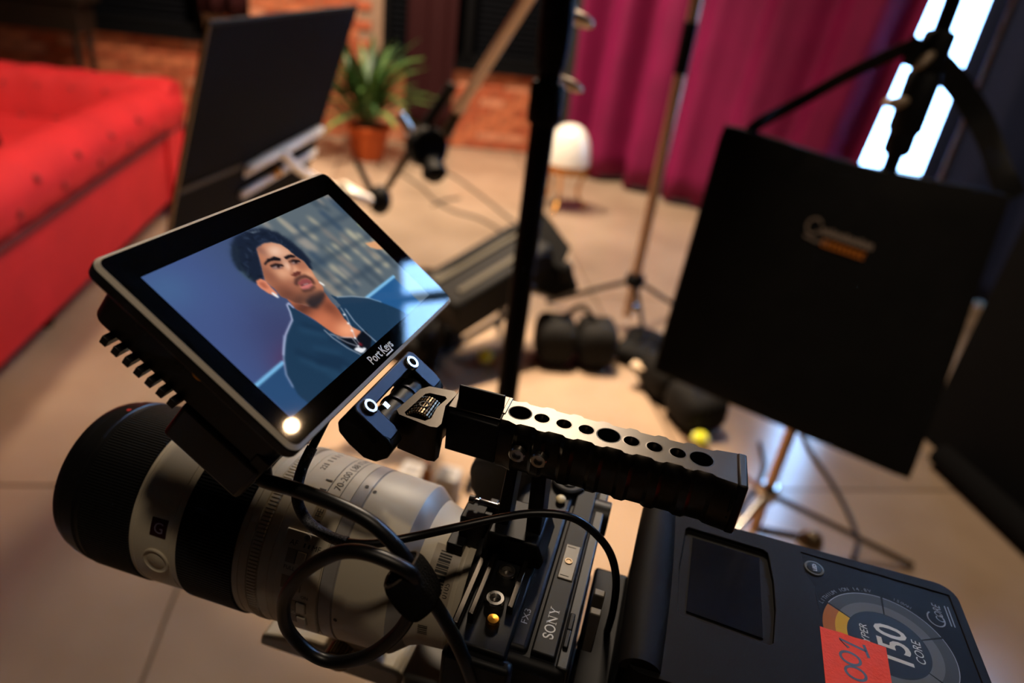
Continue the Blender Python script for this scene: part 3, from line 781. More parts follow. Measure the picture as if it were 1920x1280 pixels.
MB().cyl(mp(36, 96, -8.5), mp(68, 96, -8.5), 6.2, n=28).build('hinge_barrel', M_black, br, mm=True)
for u in (50, 60): MB().cyl(mp(u, 96, -8.5), mp(u + 1.2, 96, -8.5), 6.9, n=28).build('hinge_washer', M_bracket, br, mm=True)
MB().box(mp(43, 92.5, -6), (3.4, 5, 6), (MW, MH, MN)).build('locking_tab', M_steel, br, mm=True, bevel=0.4)

# ------------------------------------------------------------------ top handle
HZ = 1288.7
HY = 237.8
hd = thing('top_handle', 'black metal camera handle drilled with nine round holes', 'camera handle', mmo(-35, HY, 1216))
# scalloped grip: outline in plan, then cut holes
xs0, xs1 = -49.0, 47.5
near, far = [], []
bumps = [-45.0, -38.0, -26.4, -14.3, -2.0, 10.0, 22.1, 34.4]
def edge_y(x):
    ph = ((x + 38.0 + 6.0) % 12.1)
    return 0.0 if 3.4 < ph < 9.0 else 1.0
x = xs0
pl_near = []
k = 0
for bx_ in [(-38.0 + 12.1 * i) for i in range(7)]:
    pl_near += [(bx_ - 4.4, 9.2), (bx_ - 2.9, 7.9), (bx_ + 3.0, 7.9), (bx_ + 4.5, 9.2)]
pl_near = [(xs0, 7.8), (xs0 + 3.0, 7.8)] + [p for p in pl_near if xs0 + 4 < p[0] < xs1 - 6] + [(xs1, 10.4)]
def plan(extra): return [(px, HY - (d + extra)) for px, d in pl_near] + [(px, HY + (d + extra)) for px, d in reversed(pl_near)]
levels = [(1288.7, 0.0), (1287.3, 1.6), (1284.0, 3.0), (1276.0, 4.0), (1269.0, 3.4), (1265.8, 1.2)]
mb = MB(); P0 = plan(0); n = len(P0); vs = []
for z, ex_ in levels:
    vs += [(px, py, z) for px, py in plan(ex_)]
fs = [tuple(range(n)), tuple(range((len(levels) - 1) * n + n - 1, (len(levels) - 1) * n - 1, -1))]
for l in range(len(levels) - 1):
    for i in range(n):
        j = (i + 1) % n
        fs.append((l * n + i, (l + 1) * n + i, (l + 1) * n + j, l * n + j))
mb.add(vs, fs)
grip = mb.build('grip', M_handle, hd, mm=True, smooth=30)
def cutter(m_): return m_.build('cutter', M_void, mm=True)
cs = []
HX = [-43.1 + 76.1 * i / 8 for i in range(9)]
for i, hx in enumerate(HX):
    r_ = 4.75 if i in (0, 4, 8) else 3.25
    cs.append(cutter(MB().cyl((hx, HY, HZ - 17), (hx, HY, HZ + 5), r_, n=40)))
off = LOC[hd.name]
bpy.context.view_layer.update()
cut(grip, cs)
for i, hx in enumerate(HX):
    r_ = 4.75 if i in (0, 4, 8) else 3.25
    MB().lathe([(0.03, r_ + 0.45), (0.05, r_), (-0.7, r_ - 0.45), (-7, r_ - 0.45)], (hx, HY, HZ), EZ, 36, cap=False).build('threaded_hole', M_handle if r_ < 4 else M_black, hd, mm=True)
MB().bx(47.2, 51.2, HY - 12.6, HY + 10.2, 1265.6, HZ + 0.9).build('end_cap', M_black, hd, mm=True, bevel=1.0)
MB().prism([(-10.6, 0), (10.6, 0), (13.8, -5), (14.2, -14), (12, -22), (-12, -22), (-14.2, -14), (-13.8, -5)], (46.0, HY, HZ - 0.2), EY, EZ, EX, -0.2, 1.6).build('end_collar', M_black, hd, mm=True, bevel=0.4)
# cold shoe: floor plate, tall far rail, low stop
MB().bx(-72.5, -49.2, 229.3, 247.6, 1266.5, HZ).build('shoe_floor', M_handle, hd, mm=True, bevel=0.35)
rail = MB().bx(-70.6, -50.2, 236.3, 238.0, HZ - 1, 1295.6).build('shoe_rail', M_black, hd, mm=True, bevel=0.5)
MB().bx(-50.4, -48.6, 234, 247, HZ - 1, HZ + 0.4).build('shoe_stop', M_handle, hd, mm=True, bevel=0.3)
MB().prism([(-72.0, 227.0), (-49.0, 226.0), (-49.0, 250.0), (-72.0, 249.0)], (0, 0, 0), EX, EY, EZ, 1268.0, 1287.4).build('neck', M_black, hd, mm=True, bevel=1.0)
# front block with the knurled locking wheel
fbpl = [(-90.8, 218.0), (-88, 236.5), (-85.2, 240.3), (-74, 241.5), (-72.2, 239.6), (-73.6, 229.0), (-70.6, 216.5), (-71.2, 213.2), (-74.2, 212.6), (-88.5, 215.2)]
fb2 = MB().prism(fbpl, (0, 0, 0), EX, EY, EZ, 1271.5, HZ).build('front_block', M_handle, hd, mm=True, bevel=0.9, smooth=30)
pocket = [(-87.3, 217.2), (-84.8, 234.2), (-83.2, 235.8), (-75.8, 236.2), (-74.6, 234.6), (-76.2, 226.5), (-75.4, 217.6), (-77.2, 214.9), (-85.8, 215.4)]
fb2.modifiers.clear()
cut(fb2, [cutter(MB().prism([(a * 0.96 - 81.2 * 0.04, b * 0.96 + 225.6 * 0.04) for a, b in pocket], (0, 0, 0), EX, EY, EZ, HZ - 15, HZ + 4))])
wheel = MB().gear(0, 13.5, 6.1, 6.6, 34, (-81.4, 218.2, HZ - 5.4), EY, 0.9)
wheel.lathe([(0, 0.1), (0, 6.0)], (-81.4, 218.2, HZ - 5.4), EY, 24, cap=False).lathe([(13.5, 6.0), (14.6, 5.0), (14.6, 0.1)], (-81.4, 218.2, HZ - 5.4), EY, 24, cap=False)
wh = wheel.build('locking_wheel', M_dsteel, hd, mm=True, label='knurled bronze-grey locking wheel')
for k in range(30):
    a = 2 * math.pi * k / 30
    if math.sin(a) < -0.2: continue
for k in range(5):
    MB().lathe([(-0.35, 6.75), (0, 6.1), (0.35, 6.75)], (-81.4, 220.2 + 2.4 * k, HZ - 5.4), EY, 34, cap=False).build('knurl_groove', M_void, wh, mm=True)
MB().lathe([(0, 2.3), (0.5, 2.3), (0.5, 1.7), (-1.5, 1.7)], (-81.2, 224.6, HZ + 0.9), EZ, 22, cap=False).build('wheel_hole', M_black, wh, mm=True)
MB().cyl((-81.2, 224.6, HZ - 1), (-81.2, 224.6, HZ + 1.0), 1.75, n=20).build('wheel_socket', M_void, wh, mm=True)
MB().bx(-103, -90, 222, 240, 1266, 1280).build('hinge_tongue', M_black, hd, mm=True, bevel=2.0)
# side screws
for px_, in ((-39.3,), (-30.1,)):
    place(D.meshes['screw'], 'screw', hd, mmo(px_, HY - 14.4, 1278.2), (EX, EZ, -EY))
# stalk: two legs, foot
for (a, b, c, d_) in ((-44.0, -39.2, -46.0, -40.0), (-33.0, -26.6, -31.5, -24.5)):
    MB().prism([(a, 1267), (b, 1267), (d_, 1230), (c, 1230)], (0, HY - 8, 0), EX, EZ, EY, 0, 15).build('stalk_leg', M_black, hd, mm=True, bevel=0.8)
MB().prism([(-47.5, 1233), (-24, 1233), (-20.5, 1224), (-21.5, 1219), (-49, 1219)], (0, HY - 15, 0), EX, EZ, EY, 0, 26).build('stalk_foot', M_black, hd, mm=True, bevel=1.2)

# ------------------------------------------------------------------ telephoto lens
ln = thing('telephoto_lens', 'cream telephoto zoom lens with black rubber grip rings', 'camera lens', mmo(-150, YL, ZL - 44))
AX = EX
def lpt(x, th, r):        # th: 0 toward the viewer, 90 up
    a = math.radians(th); return V3((x, YL - r * math.cos(a), ZL + r * math.sin(a)))
def lathe_part(name, prof, m, **k): return MB().lathe(prof, LO, AX, 128, cap=False, e=-EY).build(name, m, ln, mm=True, smooth=30, **k)
lathe_part('front_rim', [(-257, 34), (-265.2, 35.6), (-266, 37.4), (-264.8, 40.2), (-262, 41.6), (-258.5, 42.6), (-257.6, 42.6), (-257.2, 43.1), (-250, 44.3), (-249.4, 43.6), (-246.5, 43.8), (-246, 44)], M_plastic)
M_elem = mat('front_glass', (10, 8, 16), 0.03, 0, 0.6, coat=1.0)
lathe_part('front_element', [(-257.5, 34.2), (-259.5, 24), (-260.5, 12), (-260.8, 0.1)], M_elem)
MB().gear(-246.2, -216.6, 44.0, 44.8, 190, LO, AX, 1.0).build('focus_ring', M_rubber, ln, mm=True, smooth=20, label='ribbed black rubber focus ring')
lathe_part('front_barrel', [(-217, 43.6), (-216.3, 44.2), (-214.6, 44.2), (-214.4, 43.9), (-214.0, 43.9), (-213.8, 44.2), (-194.4, 43.9), (-194.2, 43.6), (-193.7, 43.6), (-193.5, 43.9), (-190.6, 44.0), (-190, 43.4)], M_lens)
MB().gear(-190.6, -160.2, 44.2, 45.0, 170, LO, AX, 1.0).build('zoom_ring', M_rubber, ln, mm=True, smooth=20, label='ribbed black rubber zoom ring')
lathe_part('barrel', [(-161, 43.4), (-160.2, 44.1), (-157.4, 44.1), (-157.2, 43.8), (-156.8, 43.8), (-156.6, 44.1), (-153.2, 44.0), (-152.8, 43.4), (-147.2, 43.4), (-146.9, 44.0), (-142.2, 43.9), (-142.0, 43.6), (-141.5, 43.6), (-141.3, 43.9), (-128.8, 43.7), (-128.6, 43.5), (-128.3, 43.5), (-128.1, 43.7), (-116, 43.3)], M_lens)
MB().gear(-152.6, -147.3, 43.6, 44.5, 150, LO, AX, 1.0).build('aperture_ring', M_lens, ln, mm=True, smooth=20)
lathe_part('collar_band', [(-116, 42.8), (-115.7, 43.3), (-109.8, 43.1), (-109.4, 42.4), (-109.0, 42.4)], M_lensgrey)
lathe_part('rear_barrel', [(-109.0, 42.4), (-108.8, 42.9), (-84.2, 41.9), (-83.4, 41.5)], M_lens)
lathe_part('taper', [(-83.4, 41.5), (-77.2, 36.6), (-76.8, 36.0)], M_lensgrey)
lathe_part('rear_cone', [(-76.8, 36.0), (-70.5, 33.6), (-58.0, 32.6), (-57.0, 31.9), (-56, 31.8), (-55.8, 32.6), (-51, 32.6), (-50, 31), (-47, 31)], M_lens)
def cpatch(mb, x0, x1, t0, t1, r, n=16):
    return mb.grid(lambda a, b: lpt(x0 + (x1 - x0) * b, t0 + (t1 - t0) * a, r), n, 3)
def cslab(x0, x1, t0, t1, r0, r1, n=18):
    mb = MB(); k = 0
    vs = []; fs = []
    for i in range(n + 1):
        t = t0 + (t1 - t0) * i / n
        vs += [lpt(x0, t, r0), lpt(x1, t, r0), lpt(x1, t, r1), lpt(x0, t, r1)]
    for i in range(n):
        for q in range(4): fs.append((4 * i + q, 4 * i + (q + 1) % 4, 4 * i + 4 + (q + 1) % 4, 4 * i + 4 + q))
    fs += [(0, 1, 2, 3), (4 * n + 3, 4 * n + 2, 4 * n + 1, 4 * n)]
    return mb.add(vs, fs)
def ltext(mb, s, size, x, th, r, flip=False, **k):
    """lettering around the barrel: reads with increasing angle (upwards), tops toward the front"""
    return mb.text(s, size, lambda a, b: lpt(x - b, th + math.degrees(a / r), r), **k)
def ltext_ax(mb, s, size, x, th, r, **k):
    """lettering along the barrel toward the rear"""
    return mb.text(s, size, lambda a, b: lpt(x + a, th + math.degrees(b / r), r), **k)
bad = cslab(-205.2, -196.6, 19.5, 31.0, 43.5, 44.35).build('badge', mat('badge_maroon', (48, 12, 16), 0.3), ln, mm=True, label='dark red G badge')
g_ = MB(); ltext_ax(g_, 'G', 7.6, -203.6, 21.7, 44.42); g_.build('badge_letter', mat('badge_letter', (150, 140, 165), 0.35, 0.4), bad, mm=True, fix=False)
hb = MB()
def lens_disc(prof, x, th, r):
    a = math.radians(th); nrm = V3((0, -math.cos(a), math.sin(a))); return MB().lathe(prof, V3((0, YL, ZL)) + V3((x, 0, 0)) + nrm * r, nrm, 36, cap=False, e=EX)
lens_disc([(-1.5, 7.2), (0.75, 7.2), (0.95, 6.9), (0.95, 6.5), (0.5, 6.2), (0.2, 5.0), (0.5, 4.6), (0.75, 0.1)], -201.8, 1.0, 43.8).build('hold_button', M_lens, ln, mm=True)
pan = cslab(-138.0, -116.4, -21, 48.5, 43.0, 44.5, 30).build('switch_panel', M_lens, ln, mm=True, bevel=0.5)
for th, xx in ((33.5, -129.5), (17.5, -129.5), (2.5, -126), (-9, -126)):
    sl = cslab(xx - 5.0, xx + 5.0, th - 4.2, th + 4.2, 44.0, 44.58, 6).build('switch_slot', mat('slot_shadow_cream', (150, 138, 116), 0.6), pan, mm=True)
    cslab(xx + 0.3, xx + 4.6, th - 3.8, th + 3.8, 44.3, 45.6, 6).build('switch_knob', M_lens, pan, mm=True, bevel=0.3)
    cslab(xx - 0.4, xx + 0.5, th - 3.6, th + 3.6, 44.3, 44.75, 4).build('switch_mark', M_darkprint, pan, mm=True)
pl_ = MB()
ltext_ax(pl_, 'AF', 3.6, -134.6, 39.6, 44.62); ltext_ax(pl_, 'MF', 3.6, -123.6, 39.6, 44.62)
for q in (-127.6, -125.4): pl_.add([lpt(q, 40, 44.62), lpt(q + .8, 40, 44.62), lpt(q + .8, 42.4, 44.62), lpt(q, 42.4, 44.62)], [(0, 1, 2, 3)])
ltext_ax(pl_, 'FULL', 2.6, -134.5, 25.5, 44.62); ltext_ax(pl_, 'OFF', 2.4, -133.5, 9.6, 44.62); ltext_ax(pl_, 'ON', 2.4, -124.0, 9.6, 44.62); ltext_ax(pl_, 'MODE', 2.4, -130.5, -3.6, 44.62)
pl_.build('panel_print', M_darkprint, pan, mm=True, fix=False)
lens_disc([(0, 1.7), (0.5, 1.6), (0.5, 1.0), (0.1, 0.8), (0.1, 0.05)], -127.0, 45.6, 44.5).build('panel_screw', M_lensgrey, pan, mm=True)
pr = MB(); ltext(pr, '70-200 (.88 ITX4)', 5.0, -122.9, 79.0, 43.68)
pr.build('focal_length_lettering', M_darkprint, ln, mm=True, fix=False, label='dark focal length lettering')
for x_, r_, t0_, t1_ in ((-128.6, 43.72, 62, 140), (-121.6, 43.58, 74, 140)):
    th_l = list(range(t0_, t1_, 3))
    MB().add([lpt(x_ + q, th, r_) for th in th_l for q in (0, 0.35)], [(2 * i, 2 * i + 1, 2 * i + 3, 2 * i + 2) for i in range(len(th_l) - 1)]).build('scale_line', M_darkprint, ln, mm=True, fix=False)
pr = MB(); ltext(pr, '22', 4.0, -136.5, 92, 43.95); pr.build('aperture_figure', M_darkprint, ln, mm=True, fix=False)
for x0_, x1_, th, dt in [(-139.5, -136.5, q, 1) for q in (98, 103, 108, 113, 118)] + [(-132.5, -129, 84, 1.2), (-132.5, -129, 76, 1.2)]:
    MB().add([lpt(x0_, th, 43.95), lpt(x1_, th, 43.95), lpt(x1_, th + dt, 43.95), lpt(x0_, th + dt, 43.95)], [(0, 1, 2, 3)]).build('scale_tick', M_darkprint, ln, mm=True, fix=False)
for x_, th, r_ in ((-112.5, 89, 43.35), (-107.6, 87, 42.95), (-107.0, -1, 42.95)):
    MB().add([lpt(x_ + 1.0 * math.cos(a), th + 1.4 * math.sin(a), r_ + .05) for a in np.linspace(0, 6.28, 14)[:-1]], [tuple(range(13))]).build('index_dot', M_darkprint, ln, mm=True, fix=False)
fe = cslab(-129.6, -124.4, 57, 69, 43.4, 43.75, 8).build('mount_plate', mat('plate_tan', (176, 158, 128), 0.45), ln, mm=True)
f2 = MB(); ltext(f2, 'FE', 4.4, -125.2, 58.8, 43.85); f2.build('mount_letters', M_darkprint, fe, mm=True, fix=False)
MB().add([lpt(-252.5 + 1.1 * math.cos(a), 96 + 1.6 * math.sin(a), 44.05) for a in np.linspace(0, 6.28, 14)[:-1]], [tuple(range(13))]).build('index_mark', mat('red_mark', (190, 30, 20), 0.5), ln, mm=True, fix=False, label='small red index mark')
# barcode sticker
st = cpatch(MB(), -71.0, -58.2, 22, 71, 34.2, 16)
st.v = [tuple(lpt(p[0], math.degrees(math.atan2(p[2] - ZL, -(p[1] - YL))), 33.95 - (p[0] + 71.0) * 0.085)) for p in st.v]
st = st.build('sticker', mat('sticker_film', (176, 162, 142), 0.3), ln, mm=True, label='pale barcode sticker numbered 0105')
bc = MB(); th = 66.0
rs = lambda x: 34.05 - (x + 71.0) * 0.085
while th > 34:
    w_ = random.choice((0.6, 0.9, 1.5, 2.1)); x0 = -68.0; x1 = -62.2
    bc.add([lpt(x0, th, rs(x0)), lpt(x1, th, rs(x1)), lpt(x1, th - w_, rs(x1)), lpt(x0, th - w_, rs(x0))], [(0, 1, 2, 3)]); th -= w_ + random.choice((0.7, 0.9, 1.2))
bc.text('0105', 3.6, lambda a, b: lpt(-59.4 - b, 31 + math.degrees(a / 33.2), rs(-60) + .02))
bc.build('barcode', M_darkprint, st, mm=True, fix=False)
bc2 = MB()
for k in range(5): th = 4 - k * 2.2; bc2.add([lpt(-70, th, rs(-70)), lpt(-65.5, th, rs(-65.5)), lpt(-65.5, th - 1.1, rs(-65.5)), lpt(-70, th - 1.1, rs(-70))], [(0, 1, 2, 3)])
bc2.build('barcode', M_darkprint, ln, mm=True, fix=False)
# tripod foot of the lens
MB().prism([(-131, ZL - 40), (-96, ZL - 40), (-99, ZL - 62), (-105, ZL - 68), (-128, ZL - 68), (-133, ZL - 60)], (0, YL - 9, 0), EX, EZ, EY, 0, 18).build('foot_post', M_lens, ln, mm=True, bevel=3, seg=3)
MB().prism([(-172, ZL - 84), (-170, ZL - 75), (-140, ZL - 67), (-88, ZL - 67), (-84, ZL - 72), (-86, ZL - 84)], (0, YL - 13, 0), EX, EZ, EY, 0, 26).build('foot', M_lens, ln, mm=True, bevel=2.5, seg=3, label='cream tripod foot under the lens')
kb = MB().gear(0, 9, 6.6, 7.4, 24, (-118, YL - 24, ZL - 60), EY, 0.9); kb.lathe([(0, 0.1), (0, 6.6)], (-118, YL - 24, ZL - 60), EY, 24, cap=False); kb.build('foot_knob', M_dsteel, ln, mm=True)

# ------------------------------------------------------------------ camera body and cage
BT = 1216.5
cb = thing('cinema_camera', 'compact grey-black cinema camera body behind the lens', 'camera', mmo(-22, YL, 1140))
MB().bx(-45, 0.5, 179, 306, 1142, BT - 3).build('body', M_body, cb, mm=True, bevel=4, seg=3)
MB().bx(-15.2, -5.2, 184, 300, BT - 6, BT).build('top_plate', M_body, cb, mm=True, bevel=0.8)
MB().bx(-31, -16.4, 184, 300, BT - 8, BT - 1.2).build('front_ridge', M_body, cb, mm=True, bevel=2.2, seg=3)
MB().bx(-4.6, 0.8, 182, 300, BT - 14, BT - 2.6).build('rear_edge', M_plastic, cb, mm=True, bevel=1.0)
shoe = MB().bx(-13.3, -6.4, 224.6, 246.6, BT - 0.5, BT + 0.55).build('shoe_cover', mat('shoe_grey', (112, 106, 96), 0.42, 0.2), cb, mm=True, bevel=0.4)
MB().lathe([(0.0, 1.9), (0.35, 1.8), (0.35, 1.2), (0.1, 1.0), (0.1, 0.05)], (-10.2, 235.7, BT + 0.55), EZ, 24, cap=False).build('cover_screw', M_dsteel, shoe, mm=True)
MB().bx(-12.4, -8.4, 226.4, 226.7, BT + 0.5, BT + 0.62).bx(-12.4, -8.4, 244.6, 244.9, BT + 0.5, BT + 0.62).build('cover_line', M_void, shoe, mm=True)
TXR, TXU = EY, -EX        # lettering on top reads toward +Y with its tops to the front
def toptext(mb, s, size, x, y, z, **k): return mb.text(s, size, lambda a, b: V3((x - b, y + a, z)), **k)
# serif maker name on the top plate, drawn stroke by stroke
sl_ = MB()
def serif_word(mb, x, y, z, h):
    W = 0.16 * h; cy = y
    S = [(0.62 * h * c, h * d) for c, d in ((0.9, .74), (.86, .9), (.6, .99), (.35, .97), (.12, .85), (.12, .68), (.3, .56), (.65, .46), (.88, .33), (.9, .16), (.68, .03), (.4, .0), (.15, .06), (.06, .26))]
    def put(lines, w, ox): mb.strokes(lines, w, V3((x, cy + ox, z)), EY, -EX)
    put([S], W, 0.0); put([[(0.04 * h, .04 * h), (.04 * h, .3 * h)], [(.56 * h, .7 * h), (.56 * h, .96 * h)]], 0.06 * h, 0)
    O = [(0.45 * h + 0.42 * h * math.cos(t), 0.5 * h + 0.5 * h * math.sin(t)) for t in np.linspace(0, 6.283, 25)]
    put([O], W * 0.9, 0.78 * h)
    ox = 1.86 * h
    put([[(0.12 * h, 0), (0.12 * h, h)], [(.85 * h, 0), (.85 * h, h)]], 0.08 * h, ox); put([[(0.08 * h, h), (.86 * h, 0.02 * h)]], W * 1.1, ox)
    put([[(-0.05 * h, .03 * h), (.3 * h, .03 * h)], [(-.08 * h, .97 * h), (.2 * h, .97 * h)], [(.66 * h, .97 * h), (1.03 * h, .97 * h)]], 0.06 * h, ox)
    ox = 3.0 * h
    put([[(0.1 * h, h), (.5 * h, .45 * h), (.5 * h, 0)]], W, ox); put([[(.5 * h, .45 * h), (.88 * h, h)]], 0.08 * h, ox)
    put([[(-.05 * h, .97 * h), (.32 * h, .97 * h)], [(.68 * h, .97 * h), (1.02 * h, .97 * h)], [(.3 * h, .03 * h), (.7 * h, .03 * h)]], 0.06 * h, ox)
serif_word(sl_, -8.2, 191.8, BT + 0.06, 4.1)
sl_.build('maker_name', M_white, cb, mm=True, fix=False, label='white SONY lettering')
MB().text('FX3', 5.0, lambda a, b: V3((-19.9 - b * 0.8, 196.2 + a, BT - 1.12))).build('model_name', M_grey, cb, mm=True, fix=False, label='grey FX3 lettering')
for y_ in (205, 196): MB().bx(-3.6, -1.4, y_ - 4.5, y_ + 4.5, BT - 4, BT - 1.4).build('rear_button', M_body, cb, mm=True, bevel=0.5)
MB().lathe([(0, 9.0), (2.6, 9.0), (3.2, 8.2), (3.2, 6.8), (2.4, 6.4), (2.4, 4.4), (3.2, 4.0), (3.4, 0.1)], (-21, 291, BT - 1.5), EZ, 40, cap=False).build('control_dial', M_body, cb, mm=True)
MB().ball((-22.5, 276.5, BT + 0.3), (2.6, 3.2, 1.4)).build('record_button', mat('cream_button', (235, 216, 170), 0.4), cb, mm=True)
MB().cyl((-7, 283, BT - 10), (3.5, 283, BT - 10), 9.0, n=40).build('rear_dial', M_plastic, cb, mm=True, bevel=0.6)
MB().prism([(-60, 1150), (-66, 1184), (-74, 1200), (-76, 1212), (-72, 1219), (-60, 1222), (-40, 1222), (-36, 1150)], (0, 285, 0), EX, EZ, EY, 0, 26).build('hand_grip', mat('grip_rubber', (30, 26, 23), 0.7), cb, mm=True, bevel=9, seg=4)
cage = thing('camera_cage', 'black metal camera cage with steel and brass screws on top', 'camera cage', mmo(-40, YL, 1140))
MB().bx(-48.2, -45.2, 181, 262, 1205, 1222.5).build('front_rib', M_handle, cage, mm=True, bevel=0.6)
MB().bx(-43.2, -40.6, 186, 258, 1214, 1224.0).build('front_rib', M_handle, cage, mm=True, bevel=0.5)
MB().bx(-46, -23.5, 176, 262, 1210, 1218.2).build('top_bar', M_black, cage, mm=True, bevel=1.2)
MB().bx(-29.4, -26.6, 196, 232, 1214, 1222.6).build('slot_lip', M_handle, cage, mm=True, bevel=0.5)
MB().bx(-48.5, -20, 171, 177.5, 1136, 1216).build('side_arm', M_black, cage, mm=True, bevel=2)
MB().bx(-48.5, 2, 171, 308, 1132, 1141).build('base_plate', M_black, cage, mm=True, bevel=1.5)
MB().lathe([(0, 36.5), (0, 40), (3, 40.6), (4.5, 40)], (-51.5, YL, ZL), EX, 96, cap=False, e=-EY).lathe([(0, 36.5), (0, 33)], (-51.5, YL, ZL), EX, 96, cap=False, e=-EY).build('mount_ring', M_black, cage, mm=True)
big = MB().lathe([(-3, 4.3), (1.2, 4.3), (1.9, 3.7), (1.9, 2.4), (-0.6, 2.2)], (0, 0, 0), EZ, 30, cap=False); big.lathe([(-0.6, 0.01), (-0.6, 2.3)], (0, 0, 0), EZ, 6, cap=False)
big = big.mesh('cage_screw', 0.001, np.zeros(3), 35); big.materials.append(M_steel)
for x_, y_ in ((-34.6, 215.0), (-35.1, 198.9)): place(big, 'cage_screw', cage, mmo(x_, y_, 1220.2))
MB().lathe([(-2, 2.9), (1.6, 2.9), (2.3, 2.3), (2.5, 0.1)], (-33.0, 189.2, 1219), EZ, 24, cap=False).build('brass_pin', M_gold, cage, mm=True, label='round brass pin')
cl = thing('cable_clamp', 'small black clamp with a steel pin above the lens mount', 'clamp', mmo(-56, YL, 1213))
MB().prism([(-62.5, 1230.5), (-50.0, 1231.5), (-50.0, 1213.5), (-62.5, 1213.5)], (0, 230, 0), EX, EZ, EY, 0, 15).build('jaw', M_black, cl, mm=True, bevel=0.8)
MB().bx(-66, -58, 224, 233, 1213.0, 1218.5).build('jaw_lip', M_black, cl, mm=True, bevel=0.6)
MB().lathe([(0, 0.1), (0, 1.9), (2.6, 2.2), (3.2, 1.2), (4.6, 1.2), (4.8, 2.0), (5.6, 1.6), (13.6, 1.5), (14, 2.1), (14.8, 2.0), (14.8, 0.1)], (-61.0, YL - 0.2, 1235), EX, 20, cap=False).build('pin', M_steel, cl, mm=True, label='polished steel pin')
MB().bx(-52, -48, 232, 244, 1226, 1234).build('pin_post', M_black, cl, mm=True, bevel=0.5)

# ------------------------------------------------------------------ battery lying face up behind the body
BZ = 1219.5
bt_ = thing('camera_battery', 'large dark grey camera battery with round 150 badge and orange tape', 'battery', mmo(95, YL, 1150))
M_bat = mat('battery_grey_black', (19, 18, 18), 0.6, 0, 0.08, bump=0.04, bscale=3000)
M_batd = mat('battery_label_black', (13, 13, 15), 0.55, 0, 0.06)
BX0, BX1, BY0, BY1 = 20.0, 168.0, 187.0, 287.5
shell = MB().prism(rrect(BX1 - BX0, BY1 - BY0, 9, 6), ((BX0 + BX1) / 2, (BY0 + BY1) / 2, 0), EX, EY, EZ, 1152, BZ).build('shell', M_bat, bt_, mm=True, bevel=4.0, seg=3)
lcdp = [(41.2, 277.0), (42.5, 278.6), (78.6, 277.2), (80.8, 275.6), (82.4, 258), (82.2, 240), (80.2, 221.4), (78.4, 219.6), (42.0, 221.4), (40.2, 223.2), (39.4, 250)]
shell.modifiers.clear()
lab = [(97.0, 283.0), (164.0, 281.0), (164.0, 192), (98, 190.5), (101.5, 206), (102.2, 238), (101.0, 262), (98.0, 268)]
cut(shell, [cutter(MB().prism(lcdp, (0, 0, 0), EX, EY, EZ, BZ - 2.2, BZ + 3)), cutter(MB().prism(lab, (0, 0, 0), EX, EY, EZ, BZ - 0.5, BZ + 3))])
sb_ = shell.modifiers.new('edge', 'BEVEL'); sb_.width = 0.0022; sb_.segments = 3; sb_.limit_method = 'ANGLE'; sb_.angle_limit = math.radians(60)
MB().flat(lab, (0, 0, BZ - 0.45), EX, EY).build('label_panel', M_batd, bt_, mm=True, fix=False)
scr_l = [(45.0, 273.8), (77.0, 272.2), (76.4, 223.6), (44.0, 226.2)]
MB().prism(scr_l, (0, 0, 0), EX, EY, EZ, BZ - 2.3, BZ - 1.5).build('display', mat('dead_lcd', (20, 21, 26), 0.12, 0, 0.5, noise=0.4, nscale=35, coat=0.5), bt_, mm=True, label='dark switched-off charge display')
def ridge(a, b):
    y = 189.5 + 97 * a; t = math.pi * b
    w = 8.6 + 1.2 * math.sin(math.pi * a)
    return V3((27.6 - w * math.cos(t), y, BZ - 3.0 + 7.6 * math.sin(t)))
rd = MB().grid(ridge, 16, 18); rd.add([ridge(0, j / 17) for j in range(18)], [tuple(range(18))]); rd.add([ridge(1, j / 17) for j in range(18)], [tuple(range(18))])
rd.build('ridge', M_bat, bt_, mm=True, smooth=60, label='rounded ridge across the front end')
def bdisc(r0, r1, a0, a1, z, m, name, n=None):
    n = n or max(6, int(abs(a1 - a0) / 5)); c = V3((129.3, 239.8, z)); vs = []
    for i in range(n + 1):
        a = math.radians(a0 + (a1 - a0) * i / n)
        for r in (r0, r1): vs.append(c + EY * r * math.cos(a) - EX * r * math.sin(a))
    return MB().add(vs, [(2 * i, 2 * i + 1, 2 * i + 3, 2 * i + 2) for i in range(n)]).build(name, m, bt_, mm=True, fix=False)
M_r1 = mat('badge_dark_grey', (62, 66, 66), 0.45, 0, 0.08); M_r2 = mat('badge_mid_grey', (92, 96, 96), 0.45, 0, 0.08); M_r3 = mat('badge_black', (16, 17, 20), 0.4, 0, 0.08)
M_o1 = mat('badge_amber', (158, 92, 24), 0.45, 0, 0.08); M_o2 = mat('badge_yellow', (196, 156, 20), 0.45, 0, 0.08); M_ol = mat('badge_outline', (140, 142, 142), 0.45, 0, 0.08)
bdisc(0.0, 16.8, 0, 360, BZ - 0.40, M_r3, 'badge_face')
gaps = [58.5, -4.5, -63, -125, -190, -255]
for a1, a0 in zip(gaps[:-1], gaps[1:]):
    bdisc(21.8, 27.0, a0 + 1.0, a1 - 1.0, BZ - 0.40, M_r1, 'badge_segment'); bdisc(16.9, 21.8, a0 + 1.0, a1 - 1.0, BZ - 0.40, M_r2, 'badge_segment')
    bdisc(27.0, 27.35, a0 + 1.0, a1 - 1.0, BZ - 0.39, M_ol, 'badge_outline')
bdisc(21.8, 27.0, 59.5, 104, BZ - 0.40, M_o1, 'badge_segment'); bdisc(16.9, 21.8, 59.5, 104, BZ - 0.40, M_o2, 'badge_segment')
bz = BZ - 0.36
M_champ = mat('champagne_print', (188, 182, 160), 0.45)
